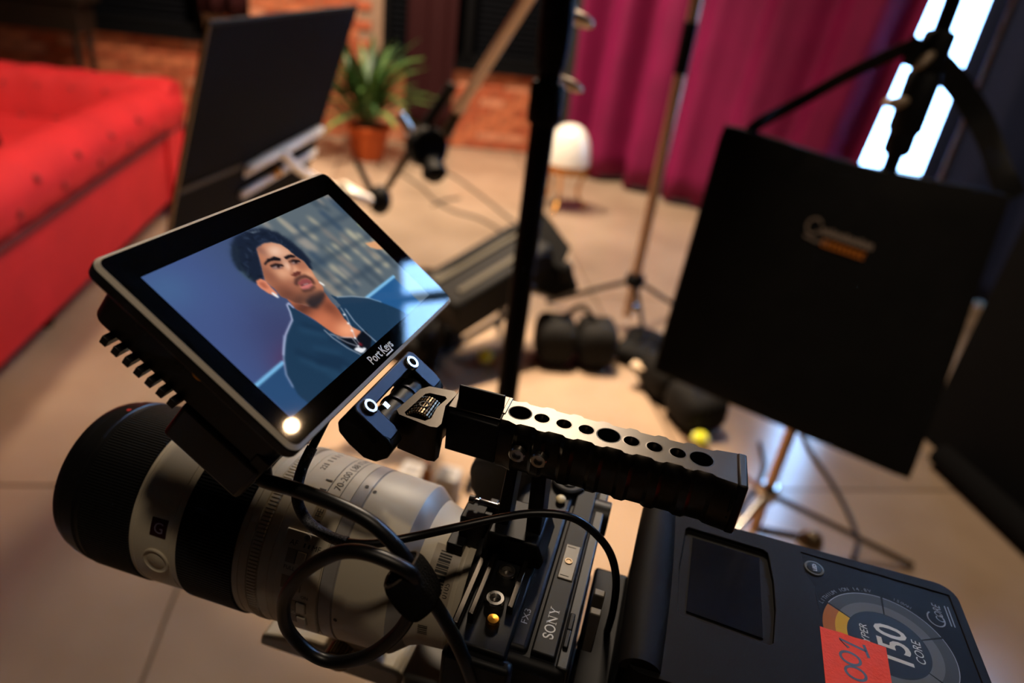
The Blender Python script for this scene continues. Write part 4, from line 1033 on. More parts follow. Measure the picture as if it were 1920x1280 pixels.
MB().text('150', 18.4, lambda a, b: V3((137.4 - b, 239.0 + a * 0.80, bz)), align='CENTER', shear=0.12, spacing=1.0, bold=0.25).build('capacity_figures', M_champ, bt_, mm=True, fix=False)
MB().text('HYPER', 4.7, lambda a, b: V3((121.4 - b, 240.2 + a, bz)), align='CENTER', shear=0.2).text('CORE', 5.2, lambda a, b: V3((143.0 - b, 239.6 + a * 0.9, bz)), align='CENTER', shear=0.2).build('brand_lettering', M_champ, bt_, mm=True, fix=False)
def arc_text(mb, s, size, r, a_mid):
    step = math.degrees(size * 0.66 / r); a = a_mid + step * (len(s) - 1) / 2
    for ch in s:
        if ch != ' ':
            aa = math.radians(a); c = V3((129.3, 239.8, bz)) + EY * r * math.cos(aa) - EX * r * math.sin(aa)
            rt = EY * math.sin(aa) + EX * math.cos(aa); up = EY * math.cos(aa) - EX * math.sin(aa)
            mb.text(ch, size, (lambda c, rt, up: (lambda x, y: c + rt * x + up * y))(c, rt, up), align='CENTER')
        a -= step
at_ = MB(); arc_text(at_, 'INTELLICOM DISPLAY', 2.7, 29.0, 108); arc_text(at_, 'LITHIUM ION 14.8V', 2.7, 28.6, 34); arc_text(at_, '150WH', 2.4, 28.6, -22)
at_.build('arc_lettering', mat('dim_grey_print', (86, 84, 82), 0.5), bt_, mm=True, fix=False)
MB().text('CORE', 5.0, lambda a, b: V3((157.6 - b, 261.5 + a * 0.8, bz)), shear=0.35).strokes([[(0, 0), (12, 0)], [(0, -1.4), (12, -1.4)]], 0.5, (160.0, 261, bz), EY, -EX).strokes([[(4 + 4.2 * math.cos(t), 3 + 3.6 * math.sin(t)) for t in np.linspace(.6, 5.6, 18)]], 0.6, (157.0, 259, bz), EY, -EX).build('maker_logo', mat('mid_grey_print', (120, 116, 110), 0.5), bt_, mm=True, fix=False)
MB().text('O-X', 6.0, lambda a, b: V3((104.0 - b, 194 + a, bz)), shear=0.2).build('series_lettering', M_champ, bt_, mm=True, fix=False)
lb_ = MB().lathe([(-0.3, 4.6), (0.4, 4.5), (0.5, 3.6), (0.0, 3.3)], (102.3, 274.0, BZ - 0.3), EZ, 36, cap=False).build('button_ring', M_r2, bt_, mm=True)
MB().lathe([(-0.3, 3.4), (0.5, 3.2), (0.7, 0.1)], (102.3, 274.0, BZ - 0.3), EZ, 36, cap=False).build('led_button', M_r3, lb_, mm=True)
MB().text('LED', 2.6, lambda a, b: V3((103.2 - b, 274.0 + a, BZ + 0.45)), align='CENTER').build('button_lettering', M_white, lb_, mm=True, fix=False)
tp = [(100.6, 238.0), (104, 237.7), (109, 237.9), (115, 237.3), (120, 237.6), (127.4, 236.8), (125.6, 212), (124.6, 187.5), (98.6, 187.5), (99.4, 210)]
tape = MB().prism(tp, (0, 0, 0), EX, EY, EZ, BZ - 0.3, BZ + 0.12).build('tape_label', mat('orange_gaffer_tape', (238, 66, 34), 0.7, 0, 0.3, noise=0.06, nscale=300, bump=0.4, bscale=900), bt_, mm=True, label='orange tape hand-marked 001')
tw = MB()
o_ = lambda cx, cy, rx, ry: [(cx + rx * math.cos(t), cy + ry * math.sin(t) + 0.12 * rx * math.cos(t)) for t in np.linspace(0.3, 6.6, 28)]
for cy_, cx_ in ((225.2, 10.8), (218.2, 9.8)):
    tw.strokes([o_(cy_ - 187, cx_, 3.0, 3.9)], 1.15, (122, 187, BZ + 0.17), EY, -EX)
tw.strokes([[(43.6, 10.6), (47.2, 14.0), (44.4, 3.4)], [(47.6, 4.0), (41.2, 3.0)]], 1.2, (122, 187, BZ + 0.17), EY, -EX)
tw.build('tape_writing', mat('marker_ink', (28, 14, 12), 0.5), tape, mm=True, fix=False)
MB().bx(2.5, 21, 196, 280, 1150, 1176).build('mounting_plate', M_black, bt_, mm=True, bevel=2)
MB().bx(4, 9, 213, 217, 1190, 1214).bx(4, 9, 222, 226, 1190, 1216).build('release_lever', mat('plate_lever', (96, 90, 80), 0.5, 0.3), bt_, mm=True, bevel=0.6)

# ------------------------------------------------------------------ cables
def cpts(L, Yv): return [onpl(px, py, 1, Yv * 0.001) * 1000 for px, py in L]
Z6 = lambda u, v: (80 + u / 2.2857, 700 + v / 2.2857)
th_ = [V3(mp(6, 73, -34)), V3(mp(4, 78, -38))] + [onpl(*Z6(u, v), 1, y * .001) * 1000 for u, v, y in ((960, 462, 176), (1100, 502, 175), (1260, 562, 174), (1400, 634, 173), (1500, 724, 172), (1565, 812, 171.5), (1600, 900, 171))]
loop = [onpl(*Z6(u, v), 1, y * .001) * 1000 for u, v, y in ((1600, 900, 168), (1560, 842, 166), (1400, 772, 165), (1270, 767, 165), (1140, 832, 165), (1060, 920, 165), (1032, 1000, 166), (1053, 1100, 167), (1150, 1200, 168), (1260, 1236, 169), (1400, 1204, 170), (1520, 1112, 171), (1585, 1010, 172), (1610, 930, 173))]
tail = [onpl(*Z6(u, v), 1, y * .001) * 1000 for u, v, y in ((1610, 900, 173), (1665, 965, 173), (1740, 1085, 172), (1800, 1210, 171), (1850, 1340, 172), (1900, 1460, 176))]
pw = thing('power_cable', 'thick black cable from the monitor looped once in front of the lens', 'cable', mmo(-90, 172, 1187))
MB().tube(spl(th_), 2.9, 14).build('upper_run', M_cable, pw, mm=True, smooth=60)
MB().tube(spl(loop), 2.75, 14).build('loop', M_cable, pw, mm=True, smooth=60)
MB().tube(spl(tail), 2.75, 14).build('lower_run', M_cable, pw, mm=True, smooth=60)
thin = [onpl(*p, 1, y * .001) * 1000 for p, y in (((612, 786), 216), ((592, 826), 210), ((566, 880), 200), ((557, 932), 190), ((573, 972), 186), ((604, 998), 184), ((645, 1015), 183), ((700, 1019), 184), ((764, 1008), 190), ((852, 989), 204), ((930, 972), 214), ((1000, 962), 220), ((1063, 967), 224), ((1104, 989), 226), ((1141, 1031), 228), ((1155, 1082), 230), ((1150, 1140), 234), ((1136, 1190), 240), ((1115, 1240), 246))]
vc = thing('video_cable', 'thin black cable running from the monitor past the handle stalk', 'cable', mmo(-60, 200, 1190))
ts = spl(thin)
MB().tube(ts, 1.75, 12).build('jacket', M_cable, vc, mm=True, smooth=60)
MB().tube(ts[10:50], 2.3, 12).build('braided_sleeve', M_braid, vc, mm=True, smooth=60, label='grey braided sleeve')
# hook and loop strap round the power cable
a0 = onpl(*Z6(1545, 850), 1, .171) * 1000; a1 = onpl(*Z6(1640, 985), 1, .171) * 1000
ax_ = (a1 - a0) / np.linalg.norm(a1 - a0)
str_ = MB(); prof = [(0, 6.2), (0.2, 8.4), (3, 9.2), (10, 9.3), (16, 8.4), (18.5, 7.0), (18.5, 5.4)]
def strap_fn(a, b):
    k = b * (len(prof) - 1); i = min(int(k), len(prof) - 2); f = k - i
    x = prof[i][0] * (1 - f) + prof[i + 1][0] * f; r = prof[i][1] * (1 - f) + prof[i + 1][1] * f
    e = np.cross(ax_, EZ); e /= np.linalg.norm(e); g = np.cross(ax_, e); t = 2 * math.pi * a
    r = r * (1.0 + 0.10 * math.cos(2 * t) + 0.03 * math.sin(5 * t))
    return a0 - ax_ * 1.5 + ax_ * (x + 1.2 * math.sin(t)) + (e * math.cos(t) + g * math.sin(t)) * r
sp_ = thing('cable_strap', 'black hook-and-loop strap bundling the looped cable', 'cable strap', a1 * 0.001)
str_.grid(strap_fn, 40, 14, closed_u=True).build('wrap', mat('hook_fabric', (16, 16, 16), 0.95, 0, 0.15, bump=1.0, bscale=1200), sp_, mm=True, smooth=60)
MB().tube([strap_fn(k / 40, 0.12) for k in range(40)], 0.55, 6, closed=True).build('binding', mat('strap_binding', (70, 60, 50), 0.8, noise=0.4, nscale=900), sp_, mm=True)

# ------------------------------------------------------------------ tripod under the rig
tr = thing('tripod', 'tripod head and legs carrying the camera rig', 'tripod', (-0.06, 0.238, 0))
MB().bx(-80, 10, 214, 262, 1122, 1131.5).build('quick_plate', mat('plate_grey', (96, 94, 90), 0.4, 0.5), tr, mm=True, bevel=2)
MB().prism([(-81, 1118), (-52, 1126), (-52, 1098), (-80, 1098)], (0, 200, 0), EX, EZ, EY, 0, 66).build('riser', mat('riser_grey', (70, 68, 64), 0.42, 0.5), tr, mm=True, bevel=3)
MB().lathe([(0, 45), (20, 52), (70, 50), (100, 38)], (-45, 238, 1000), EZ, 36).build('head', M_plastic, tr, mm=True, bevel=2)
MB().lathe([(0, 60), (40, 66), (60, 40)], (-45, 238, 950), EZ, 36).build('bowl', M_plastic, tr, mm=True, bevel=2)
for a in (205, 325, 265):
    a = math.radians(a); t0_ = V3((-45 + 50 * math.cos(a), 238 + 50 * math.sin(a), 965)); t1_ = V3((-45 + 420 * math.cos(a), 238 + 420 * math.sin(a), 0))
    MB().cyl(t0_, t1_, 17, 13, 18).build('leg', M_plastic, tr, mm=True)

# ================================================================== GEAR ON SET (metres)
def unit(v): v = V3(v); return v / np.linalg.norm(v)
def ortho(e, hint=EZ):
    e = unit(e); a = np.cross(e, hint); a = unit(a); return e, a, np.cross(e, a)

# ------------------------------------------------------------------ black flag panel on the left
F0 = at(390, 43, 1.50); F1 = at(668, 12, 2.09)
fe_ = F1 - F0; fw = np.linalg.norm(fe_); fe_ = fe_ / fw
fd = unit(RC @ V3((-1003, 1705, 1280))); fd = unit(fd - (fd @ fe_) * fe_); fn = np.cross(fe_, fd)
FH = 1.0
flag = thing('flag_panel', 'large black fabric light flag tilted beside the red sofa', 'light flag', F0 + fd * FH + fe_ * fw / 2)
FA = (fe_, fd, fn)
MB().box(F0 + fe_ * fw / 2 + fd * FH / 2, (fw - 0.012, FH - 0.012, 0.006), FA).build('fabric', M_duvet if False else mat('flag_cloth', (8, 8, 10), 0.75, 0, 0.1, bump=0.3, bscale=300), flag)
cr = [F0, F1, F1 + fd * FH, F0 + fd * FH]
for k in range(4):
    MB().cyl(cr[k], cr[(k + 1) % 4], 0.006, n=10).build('frame_rod', M_blackgear if k != 3 else M_dsteel, flag)
MB().box(F0 + fe_ * fw * 0.5 + fd * FH * 0.44 - fn * 0.004 * np.sign(fn @ (F0 - CAM)), (fw - 0.02, 0.014, 0.004), FA).build('fold_seam', mat('seam_tape', (44, 42, 40), 0.5), flag)
FB = V3(flag.location)
# the clamp holding it
fn_ = fn if fn @ (CAM - F0) > 0 else -fn
def onflag(px, py, off=0.0):
    r = ray(px, py); return CAM + r * (((F0 + fn_ * off - CAM) @ fn_) / (r @ fn_))
c1, c2 = onflag(466, 318, .016), onflag(604, 243, .016)
ce = unit(c2 - c1); down = -np.cross(fn_, ce) if (-np.cross(fn_, ce))[2] < 0 else np.cross(fn_, ce); nrm = fn_
jl = np.linalg.norm(c2 - c1)
clp = thing('panel_clamp', 'silver metal wide-jaw clamp gripping the black flag', 'clamp', onflag(530, 290))
MB().box((c1 + c2) / 2, (jl, 0.024, 0.020), (ce, down, nrm)).build('jaw', M_silver, clp, bevel=0.005)
MB().box((c1 + c2) / 2 + down * 0.012 - nrm * 0.011, (jl * 0.98, 0.046, 0.004), (ce, down, nrm)).build('jaw_plate', M_silver, clp)
q1, q2 = onflag(452, 365, .012), onflag(592, 285, .012)
MB().box((q1 + q2) / 2, (np.linalg.norm(q2 - q1), 0.024, 0.014), (ce, down, nrm)).build('jaw', M_silver, clp, bevel=0.005)
MB().tube(spl([onflag(528, 285, .02), onflag(545, 303, .04), onflag(568, 322, .05), onflag(610, 345, .03), at(650, 360, 1.95), at(690, 374, 2.06)]), 0.016, 12).build('arm', M_silver, clp, smooth=60)
MB().ball(onflag(520, 322, .02), 0.014, 14, 8).build('rivet', M_brass, clp)
MB().cyl(at(640, 352, 1.93), at(692, 378, 2.05), 0.022, 0.017, 14).build('grip_end', mat('white_cap', (225, 215, 200), 0.4), clp, bevel=0.004)

# ------------------------------------------------------------------ grip arm with its two heads in the middle distance
z_ = 2.05
ga = thing('grip_arm', 'long bare metal grip arm sloping down to a black joint', 'grip arm', at(850, 240, z_))
b1 = at(985, 480, 1.32); b1[2] = 0
_r = ray(1062, -125); _hr = CAM[2] + _r[2] * (np.linalg.norm(b1[:2]) / np.linalg.norm(_r[:2]))
MB().cyl(b1 + EZ * _hr, at(858, 208, z_), 0.013, 0.0155, 16).build('rod', mat('worn_steel_rod', (206, 176, 146), 0.4, 0.3), ga)
MB().cyl(at(866, 196, z_), at(835, 255, z_ + .02), 0.0165, n=14).build('rod_socket', M_dsteel, ga)
MB().lathe([(-0.03, 0.052), (-0.022, 0.062), (0.022, 0.062), (0.03, 0.052)], at(800, 275, z_ + .02), RC @ V3((0.5, 0.3, -0.8)), 28).build('friction_disc', M_blackgear, ga, bevel=0.003)
MB().lathe([(-0.02, 0.030), (0.03, 0.040), (0.05, 0.02)], at(812, 310, z_ + .02), RC @ V3((0.2, 0.9, -0.2)), 20).build('lower_jaw', M_blackgear, ga, bevel=0.003)
MB().cyl(at(790, 245, z_), at(850, 158, z_ - .05), 0.014, 0.017, 14).build('handle', M_blackgear, ga, bevel=0.003)
MB().cyl(at(748, 214, z_ - .02), at(776, 256, z_), 0.015, n=14).build('tee_pin', M_chrome, ga)
MB().cyl(at(765, 290, z_ + .02), at(726, 352, z_ + .05), 0.011, n=12).build('second_rod', M_dsteel, ga)
MB().ball(at(712, 375, z_ + .06), (0.036, 0.036, 0.046), 20, 12).build('ball_joint', M_blackgear, ga)
MB().cyl(at(668, 302, z_ + .0), at(700, 366, z_ + .05), 0.008, 0.011, 12).build('lever', M_blackgear, ga)

# ------------------------------------------------------------------ stands
def stand(name, label, base, top_z, r, m, legs=3, leg_r=0.5, leg_h=0.28, rot=0.3, sections=None, leg_m=None, legtubes=0.011, group=None):
    base = V3(base)
    t = thing(name, label, 'light stand', base, group)
    for (za, zb_, rr_, mm_) in (sections or [(0.06, top_z, r, m)]):
        MB().cyl(base + EZ * za, base + EZ * zb_, rr_, n=18).build('column', mm_, t)
    MB().lathe([(0, r * 1.5), (0.01, r * 1.9), (0.05, r * 1.9), (0.06, r * 1.5)], base + EZ * leg_h, EZ, 20).build('leg_collar', leg_m or m, t)
    for k in range(legs):
        a = rot + 2 * math.pi * k / legs; d_ = V3((math.cos(a), math.sin(a), 0))
        MB().tube([base + EZ * (leg_h + .02) + d_ * r, base + d_ * leg_r + EZ * 0.012], legtubes, 10).build('leg', leg_m or m, t)
    return t
def wing(t, p, e, size, m):
    e = unit(e); MB().ball(V3(p) + e * size * 0.9, (size, size * 0.3, size * 0.55), 18, 10, ortho(e, unit(RC @ V3((0, 0, 1))))).build('wing_knob', m, t)
    MB().cyl(V3(p) - e * size * 0.8, V3(p) + e * size * 0.3, size * 0.28, n=10).build('knob_stem', m, t)
# black telescopic stand in front of everything in the middle
b1 = at(985, 480, 1.32); b1[2] = 0
zt = lambda px, py, b: (lambda r: CAM[2] + r[2] * (np.linalg.norm(b[:2]) / np.linalg.norm(r[:2])))(ray(px, py))
h1 = zt(1022, 210, b1); h2 = zt(1040, 60, b1)
s1 = stand('light_stand', 'black telescopic light stand rising through the middle of the scene', b1, 2.6, 0.0165, M_blackgear, rot=1.9, leg_r=0.30, leg_h=0.30,
           sections=[(0.05, h1, 0.0225, M_blackgear), (h1 - 0.01, _hr + 0.15, 0.0195, M_blackgear)])
for za, zb_, rr_ in ((h1 - 0.02, h1 + 0.05, 0.030), (h1 + 0.07, h1 + 0.24, 0.026), (h2 - .03, h2 + 0.07, 0.028), (_hr - .05, _hr + .05, 0.034)):
    MB().lathe([(za, rr_ * .9), (za + .006, rr_), (zb_ - .006, rr_), (zb_, rr_ * .9)], b1, EZ, 22).build('clamp_collar', M_blackgear, s1)
M_bz = mat('nickel_bronze', (178, 158, 134), 0.4, 0.4)
wing(s1, at(1046, 148, 1.29), RC @ V3((0.8, 0.5, -0.3)), 0.030, M_bz)
wing(s1, at(1056, 24, 1.29), RC @ V3((0.85, 0.5, -0.3)), 0.036, M_bz)
# chrome stand in front of the magenta curtain
b2 = flo(1172, 612)
s2 = stand('light_stand', 'slim chrome light stand in front of the magenta curtain', b2, 3.4, 0.024, mat('bronze_chrome', (206, 172, 142), 0.38, 0.7), rot=0.9, leg_r=0.42, leg_h=0.22, leg_m=M_blackgear)
za, zb_ = zt(1262, 138, b2), zt(1274, 38, b2)
MB().cyl(b2 + EZ * za, b2 + EZ * zb_, 0.030, n=18).build('grip_sleeve', M_blackgear, s2, bevel=0.004)
MB().cyl(b2 + EZ * (zb_ + .0), b2 + EZ * 3.4, 0.022, n=18).build('upper_tube', M_chrome, s2)
MB().ball(b2 + EZ * 0.12 + V3((0.02, -0.03, 0)), 0.024, 16, 10).build('lock_knob', M_chrome, s2)
# stand that carries the black bag on the right
b3 = flo(1414, 990)
s3 = stand('light_stand', 'chrome-legged stand carrying the hanging black bag', b3, 2.7, 0.016, M_blackgear, rot=0.02, leg_r=0.47, leg_h=0.12, leg_m=M_chrome,
           sections=[(0.0, 0.62, 0.0165, mat('tan_chrome', (186, 150, 116), 0.28, 0.9)), (0.6, 2.9, 0.019, M_blackgear)])
for (px, py, e, sz) in ((1705, 92, (-0.7, 0.6, -.3), 0.040), (1672, 190, (-1, 0.0, -.2), 0.042)):
    p = b3.copy(); p[2] = zt(px + 12, py, b3); wing(s3, p, RC @ V3(e), sz, M_bz)
for (py, rr_, hh) in ((95, 0.034, 0.10), (190, 0.038, 0.14), (260, 0.032, 0.08)):
    z0 = zt(1700, py, b3)
    MB().lathe([(z0 - hh / 2, rr_ * .8), (z0 - hh / 2 + .01, rr_), (z0 + hh / 2 - .01, rr_), (z0 + hh / 2, rr_ * .8)], b3, EZ, 20).build('grip_head', M_blackgear, s3)
_p = V3(b3); _p[2] = zt(1800, 215, b3)
MB().cyl(_p + EX * 0.02, _p + EX * 0.20 + EY * 0.02, 0.014, n=12).build('side_arm', M_blackgear, s3)
MB().ball(_p + EX * 0.17, (0.04, 0.03, 0.05), 16, 10).build('side_head', M_dsteel, s3)
MB().ball(flo(1705, 1064, .022), 0.016, 14, 8).build('foot_cap', mat('steel_cap', (230, 210, 180), 0.15, 1.0), s3)
b4 = at(1862, 100, 3.2); b4[2] = 0
stand('light_stand', 'thin bronze stand pole in front of the navy drape', b4, 3.3, 0.014, M_dsteel, rot=0.5, leg_r=0.35, leg_h=0.3)

# ------------------------------------------------------------------ hanging black bag with its strap
bz0 = 1.62
TL, TR_, BL2, BR2 = at(1362, 240, bz0), at(1885, 372, bz0 - .02), at(1232, 690, bz0 + .20), at(1702, 893, bz0 + .16)
bag = thing('equipment_bag', 'large flat black equipment bag hanging from a stand by its strap', 'bag', (BL2 + BR2) / 2)
bn = unit(np.cross(TR_ - TL, BL2 - TL)); bn = bn if bn @ (CAM - TL) > 0 else -bn
def bagpt(a, b, side):
    p = TL * (1 - a) * (1 - b) + TR_ * a * (1 - b) + BL2 * (1 - a) * b + BR2 * a * b
    th_b = 0.012 + 0.028 * (math.sin(math.pi * min(1, max(0, a))) * math.sin(math.pi * min(1, max(0, b)))) ** 0.4
    p = p + bn * side * th_b
    p = p + bn * 0.006 * math.sin(5 * a + 3 * b) * math.sin(4 * b) + (TL - BL2) * 0.02 * (math.sin(math.pi * a) ** 2) * (b - 1) * 1.2
    return p
mb = MB(); N1 = 24
mb.grid(lambda a, b: bagpt(a, b, 1), N1, N1); mb.grid(lambda a, b: bagpt(a, b, -1), N1, N1)
ring = lambda k: [(i / (N1 - 1), 0) for i in range(N1)] + [(1, i / (N1 - 1)) for i in range(1, N1)] + [(1 - i / (N1 - 1), 1) for i in range(1, N1)] + [(0, 1 - i / (N1 - 1)) for i in range(1, N1 - 1)]
R_ = ring(0); n = len(R_)
mb.add([bagpt(a, b, 1) for a, b in R_] + [bagpt(a, b, -1) for a, b in R_], [(i, (i + 1) % n, n + (i + 1) % n, n + i) for i in range(n)])
bo = mb.build('body', M_nylon, bag, smooth=60)
MB().tube([bagpt(a, b, 0) for a, b in R_], 0.010, 8, closed=True).build('piping', M_nylon, bag)
def band(pts, w, m, name, nrm_):
    s_ = spl(pts, 8); mb_ = MB(); vs = []
    for i, p in enumerate(s_):
        t = unit(s_[min(i + 1, len(s_) - 1)] - s_[max(0, i - 1)]); sd = unit(np.cross(t, nrm_))
        for k in (-1, 1):
            for q in (-1, 1): vs.append(p + sd * w / 2 * k + V3(nrm_) * 0.002 * q)
    fs = []
    for i in range(len(s_) - 1):
        a = 4 * i; fs += [(a, a + 4, a + 6, a + 2), (a + 1, a + 3, a + 7, a + 5), (a, a + 1, a + 5, a + 4), (a + 2, a + 6, a + 7, a + 3)]
    return mb_.add(vs, fs).build(name, m, bag)
hk = V3(b3); hk[2] = zt(1702, 92, b3)
zc2 = float((RC.T @ (hk - CAM))[2])
band([at(1404, 250, bz0), at(1425, 230, bz0), at(1500, 190, bz0 + .05), at(1600, 135, (bz0 + zc2) / 2), at(1712, 84, zc2 - .06)], 0.028, M_nylon, 'strap', bn)
band([at(1700, 92, zc2 - .05), at(1770, 130, (bz0 + zc2) / 2), at(1835, 220, bz0 + .06), at(1880, 330, bz0), at(1900, 372, bz0)], 0.060, M_nylon, 'strap', bn)
# woven logo, too soft to read
lx = unit(BR2 - BL2 + TR_ - TL); ly = unit(TL - BL2); ly = unit(ly - (ly @ lx) * lx)
def bag_at(px, py):
    r = ray(px, py); t = ((TL + bn * 0.046 - CAM) @ bn) / (r @ bn); return CAM + r * t
lo = bag_at(1508, 428)
sc_ = np.linalg.norm(bag_at(1640, 445) - lo) / 132.0
L1 = [[(14 + 13 * math.cos(t), 10 + 15 * math.sin(t)) for t in np.linspace(0.5, 5.9, 14)], [(4, -12), (30, -16), (52, -10)]]
r2 = random.Random(4)
for k in range(11):
    x = 30 + k * 9.4; L1 += [[(x, 0), (x + 1.5, 15 if k in (2, 5, 8) else 11)], [(x, 10), (x + 4, 11), (x + 6, 7), (x + 6, 0)]]
MB().strokes([[(a * sc_, b * sc_) for a, b in l] for l in L1], 4.0 * sc_, lo + bn * 0.004, lx, ly).build('logo_script', mat('logo_grey', (150, 132, 118), 0.6), bag, fix=False)
L2 = []
for k in range(9):
    x = 42 + k * 9.6; L2 += [[(x, -18), (x, -6)], [(x, -7), (x + 6, -7)], [(x, -17), (x + 6, -17)]]
MB().strokes([[(a * sc_, (b - 2) * sc_) for a, b in l] for l in L2], 3.6 * sc_, lo + bn * 0.004, lx, ly).build('logo_line', mat('logo_orange', (226, 128, 16), 0.6), bag, fix=False)

# ------------------------------------------------------------------ black flats on the far right
pc = flo(1738, 822)
pe = unit(flo(1885, 955) - pc)
fl1 = MB().box(pc + pe * 0.26 + EZ * 0.8, (0.56, 0.03, 1.6), (pe, np.cross(EZ, pe), EZ)).build('flat_panel', M_duvet)
tag(fl1, 'upright black flat behind the bag at the right edge', 'flat')
q0 = flo(1760, 870); q1 = flo(1985, 1080)
qe = unit(q1 - q0); ql = np.linalg.norm(q1 - q0)
rl = MB().lathe([(0, 0.02), (0.004, 0.045), (ql - .004, 0.05), (ql, 0.02)], q0 + EZ * 0.05 + np.cross(EZ, qe) * -0.02, qe, 18)
tag(rl.build('fabric_roll', M_duvet), 'rolled black cloth lying on the floor below the black flat', 'fabric roll')

# ------------------------------------------------------------------ studio lamp head and sandbags on the floor
lz = 2.75
f0, f1 = at(815, 560, lz - .12), at(1000, 448, lz + .1)
fx, fy, fz = ortho(f1 - f0, RC @ V3((0, 0.75, 0.6))); 
if fz @ EZ < 0: fz = -fz; fy = -fy
fc = (f0 + f1) / 2
sl = thing('studio_light', 'black studio lamp head with ribbed grey vents resting on a low frame', 'studio light', V3((fc[0], fc[1], 0)))
Lh = np.linalg.norm(f1 - f0)
MB().box(fc - fz * 0.05, (Lh, 0.26, 0.16), (fx, fy, fz)).build('housing', M_blackgear, sl, bevel=0.02)
sgn = 1 if (fy @ (CAM - fc)) > 0 else -1
M_vent = mat('vent_grey', (70, 66, 57), 0.6, 0.0, 0.2)
MB().box(fc + fz * 0.034 - fy * sgn * 0.05, (Lh * .84, 0.055, 0.016), (fx, fy, fz)).build('vent', M_vent, sl, bevel=0.003)
MB().box(fc + fz * 0.033 + fy * sgn * 0.075, (Lh * .74, 0.028, 0.014), (fx, fy, fz)).build('vent', M_vent, sl, bevel=0.003)
MB().tube([at(790, 540, lz - .1), at(860, 490, lz - .05), at(940, 445, lz + .05), at(1000, 400, lz + .1)], 0.010, 8).build('yoke', M_blackgear, sl)
MB().prism([(0, 0), (0.02, 0.17), (0.16, -0.02), (0.12, -0.12)], at(998, 455, lz + .1), RC @ V3((1, 0, 0)), RC @ V3((0, -1, 0.1)), RC @ V3((0, 0.1, 1)), -0.004, 0.004).build('barn_door', M_blackgear, sl)
MB().prism([(0, 0.06), (0.17, -0.10), (0.20, -0.18), (0.10, -0.22), (-0.02, -0.18)], at(998, 458, lz + .1), RC @ V3((1, 0, 0)), RC @ V3((0, -1, -0.2)), RC @ V3((0, 0.1, 1)), 0.0, 0.09).build('lamp_face', M_blackgear, sl, bevel=0.01)
MB().ball(at(1060, 510, lz + .1), (0.035, 0.03, 0.05), 14, 10).build('tilt_knob', M_blackgear, sl)
for (a, b) in (((830, 590), (815, 690)), ((960, 520), (935, 610))):
    p0_, p1_ = at(*a, lz), flo(*b, 0.012); MB().cyl(p0_, p1_, 0.014, n=10).build('leg', M_blackgear, sl)
MB().cyl(flo(780, 690, .012), flo(990, 565, .012), 0.013, n=10).build('floor_rail', M_blackgear, sl)

def sandbag(label, c, e, w, d, h, tagp=False):
    c = V3(c); e = unit(V3(e) * V3((1, 1, 0))); n_ = np.cross(EZ, e)
    t = thing('sandbag', label, 'sandbag', c, 'sandbags on the stand feet')
    for s_ in (-1, 1):
        def fn(a, b, s_=s_):
            th = 2 * math.pi * a; v = math.pi * b
            sq = lambda x, p: math.copysign(abs(x) ** p, x)
            return c + e * (s_ * w * 0.25 + w * 0.255 * sq(math.sin(v) * math.cos(th), .55)) + n_ * d * 0.5 * sq(math.sin(v) * math.sin(th), .6) + EZ * (h * 0.5 + h * 0.5 * sq(math.cos(v), .7) * (0.95 + .05 * math.sin(3 * th)))
        MB().grid(fn, 28, 14, closed_u=True).build('pouch', M_nylon, t, smooth=60)
    MB().tube(spl([c - e * w * .2 + EZ * h * .95, c + EZ * (h * 1.25), c + e * w * .2 + EZ * h * .95]), 0.012, 8).build('carry_strap', M_nylon, t)
    return t
cA = flo(1072, 675)
sandbag('wide black sandbag on the floor left of the chrome stand', cA, flo(1140, 690) - flo(1010, 680), 0.36, 0.22, 0.21)
cB = flo(1268, 762)
tB = sandbag('black sandbag slumped on the floor below the hanging bag', cB, flo(1330, 830) - flo(1200, 690), 0.44, 0.20, 0.17)
_p = flo(1213, 690, 0.12)
sgn_ = thing('paper_tag', 'cream paper tag lying on the black gear beside the chrome stand', 'tag', flo(1213, 690))
MB().box(flo(1213, 690, 0.10), (0.05, 0.13, 0.004), ortho(flo(1190, 715) - flo(1240, 660), EZ)).build('card', mat('cream_card', (205, 180, 150), 0.6), sgn_)
cC = flo(1196, 668)
sandbag('small black sandbag between the chrome stand and the hanging bag', cC + V3((0, .02, 0)), flo(1240, 650) - flo(1190, 740), 0.30, 0.18, 0.09)
cD = flo(800, 655)
sandbag('black sandbag tucked under the studio lamp head', cD, flo(930, 600) - flo(800, 690), 0.34, 0.2, 0.13)

# ------------------------------------------------------------------ small things on the floor
M_tennis = mat('tennis_felt', (214, 214, 60), 0.95, 0, 0.2, bump=1.0, bscale=500)
M_tline = mat('tennis_seam', (235, 235, 225), 0.8)
def tennis(px, py, label):
    p = flo(px, py, 0.033); t = thing('tennis_ball', label, 'ball', p - EZ * 0.033, 'tennis balls on the floor')
    MB().ball(p, 0.033, 24, 14).build('felt', M_tennis, t, smooth=80)
    sm_ = [p + 0.0332 * unit(V3((math.cos(a) , math.sin(a), 0.9 * math.cos(2 * a)))) for a in np.linspace(0, 6.283, 40)[:-1]]
    MB().tube(sm_, 0.0015, 6, closed=True).build('seam', M_tline, t)
tennis(910, 668, 'yellow tennis ball near the studio lamp head')
tennis(1312, 824, 'yellow-green tennis ball below the hanging bag')
M_gbox = mat('grey_box', (150, 148, 146), 0.55)
def gbox(px, py, w, h, d_, label):
    p = flo(px, py); t = thing('battery_charger', label, 'charger', p, 'grey chargers on the floor')
    MB().box(p + EZ * h / 2, (w, d_, h)).build('case', M_gbox, t, bevel=0.006)
    MB().box(p + EZ * (h + .002), (w * .6, d_ * .5, 0.004)).build('top_plate', mat('grey_plate', (118, 116, 116), 0.5), t)
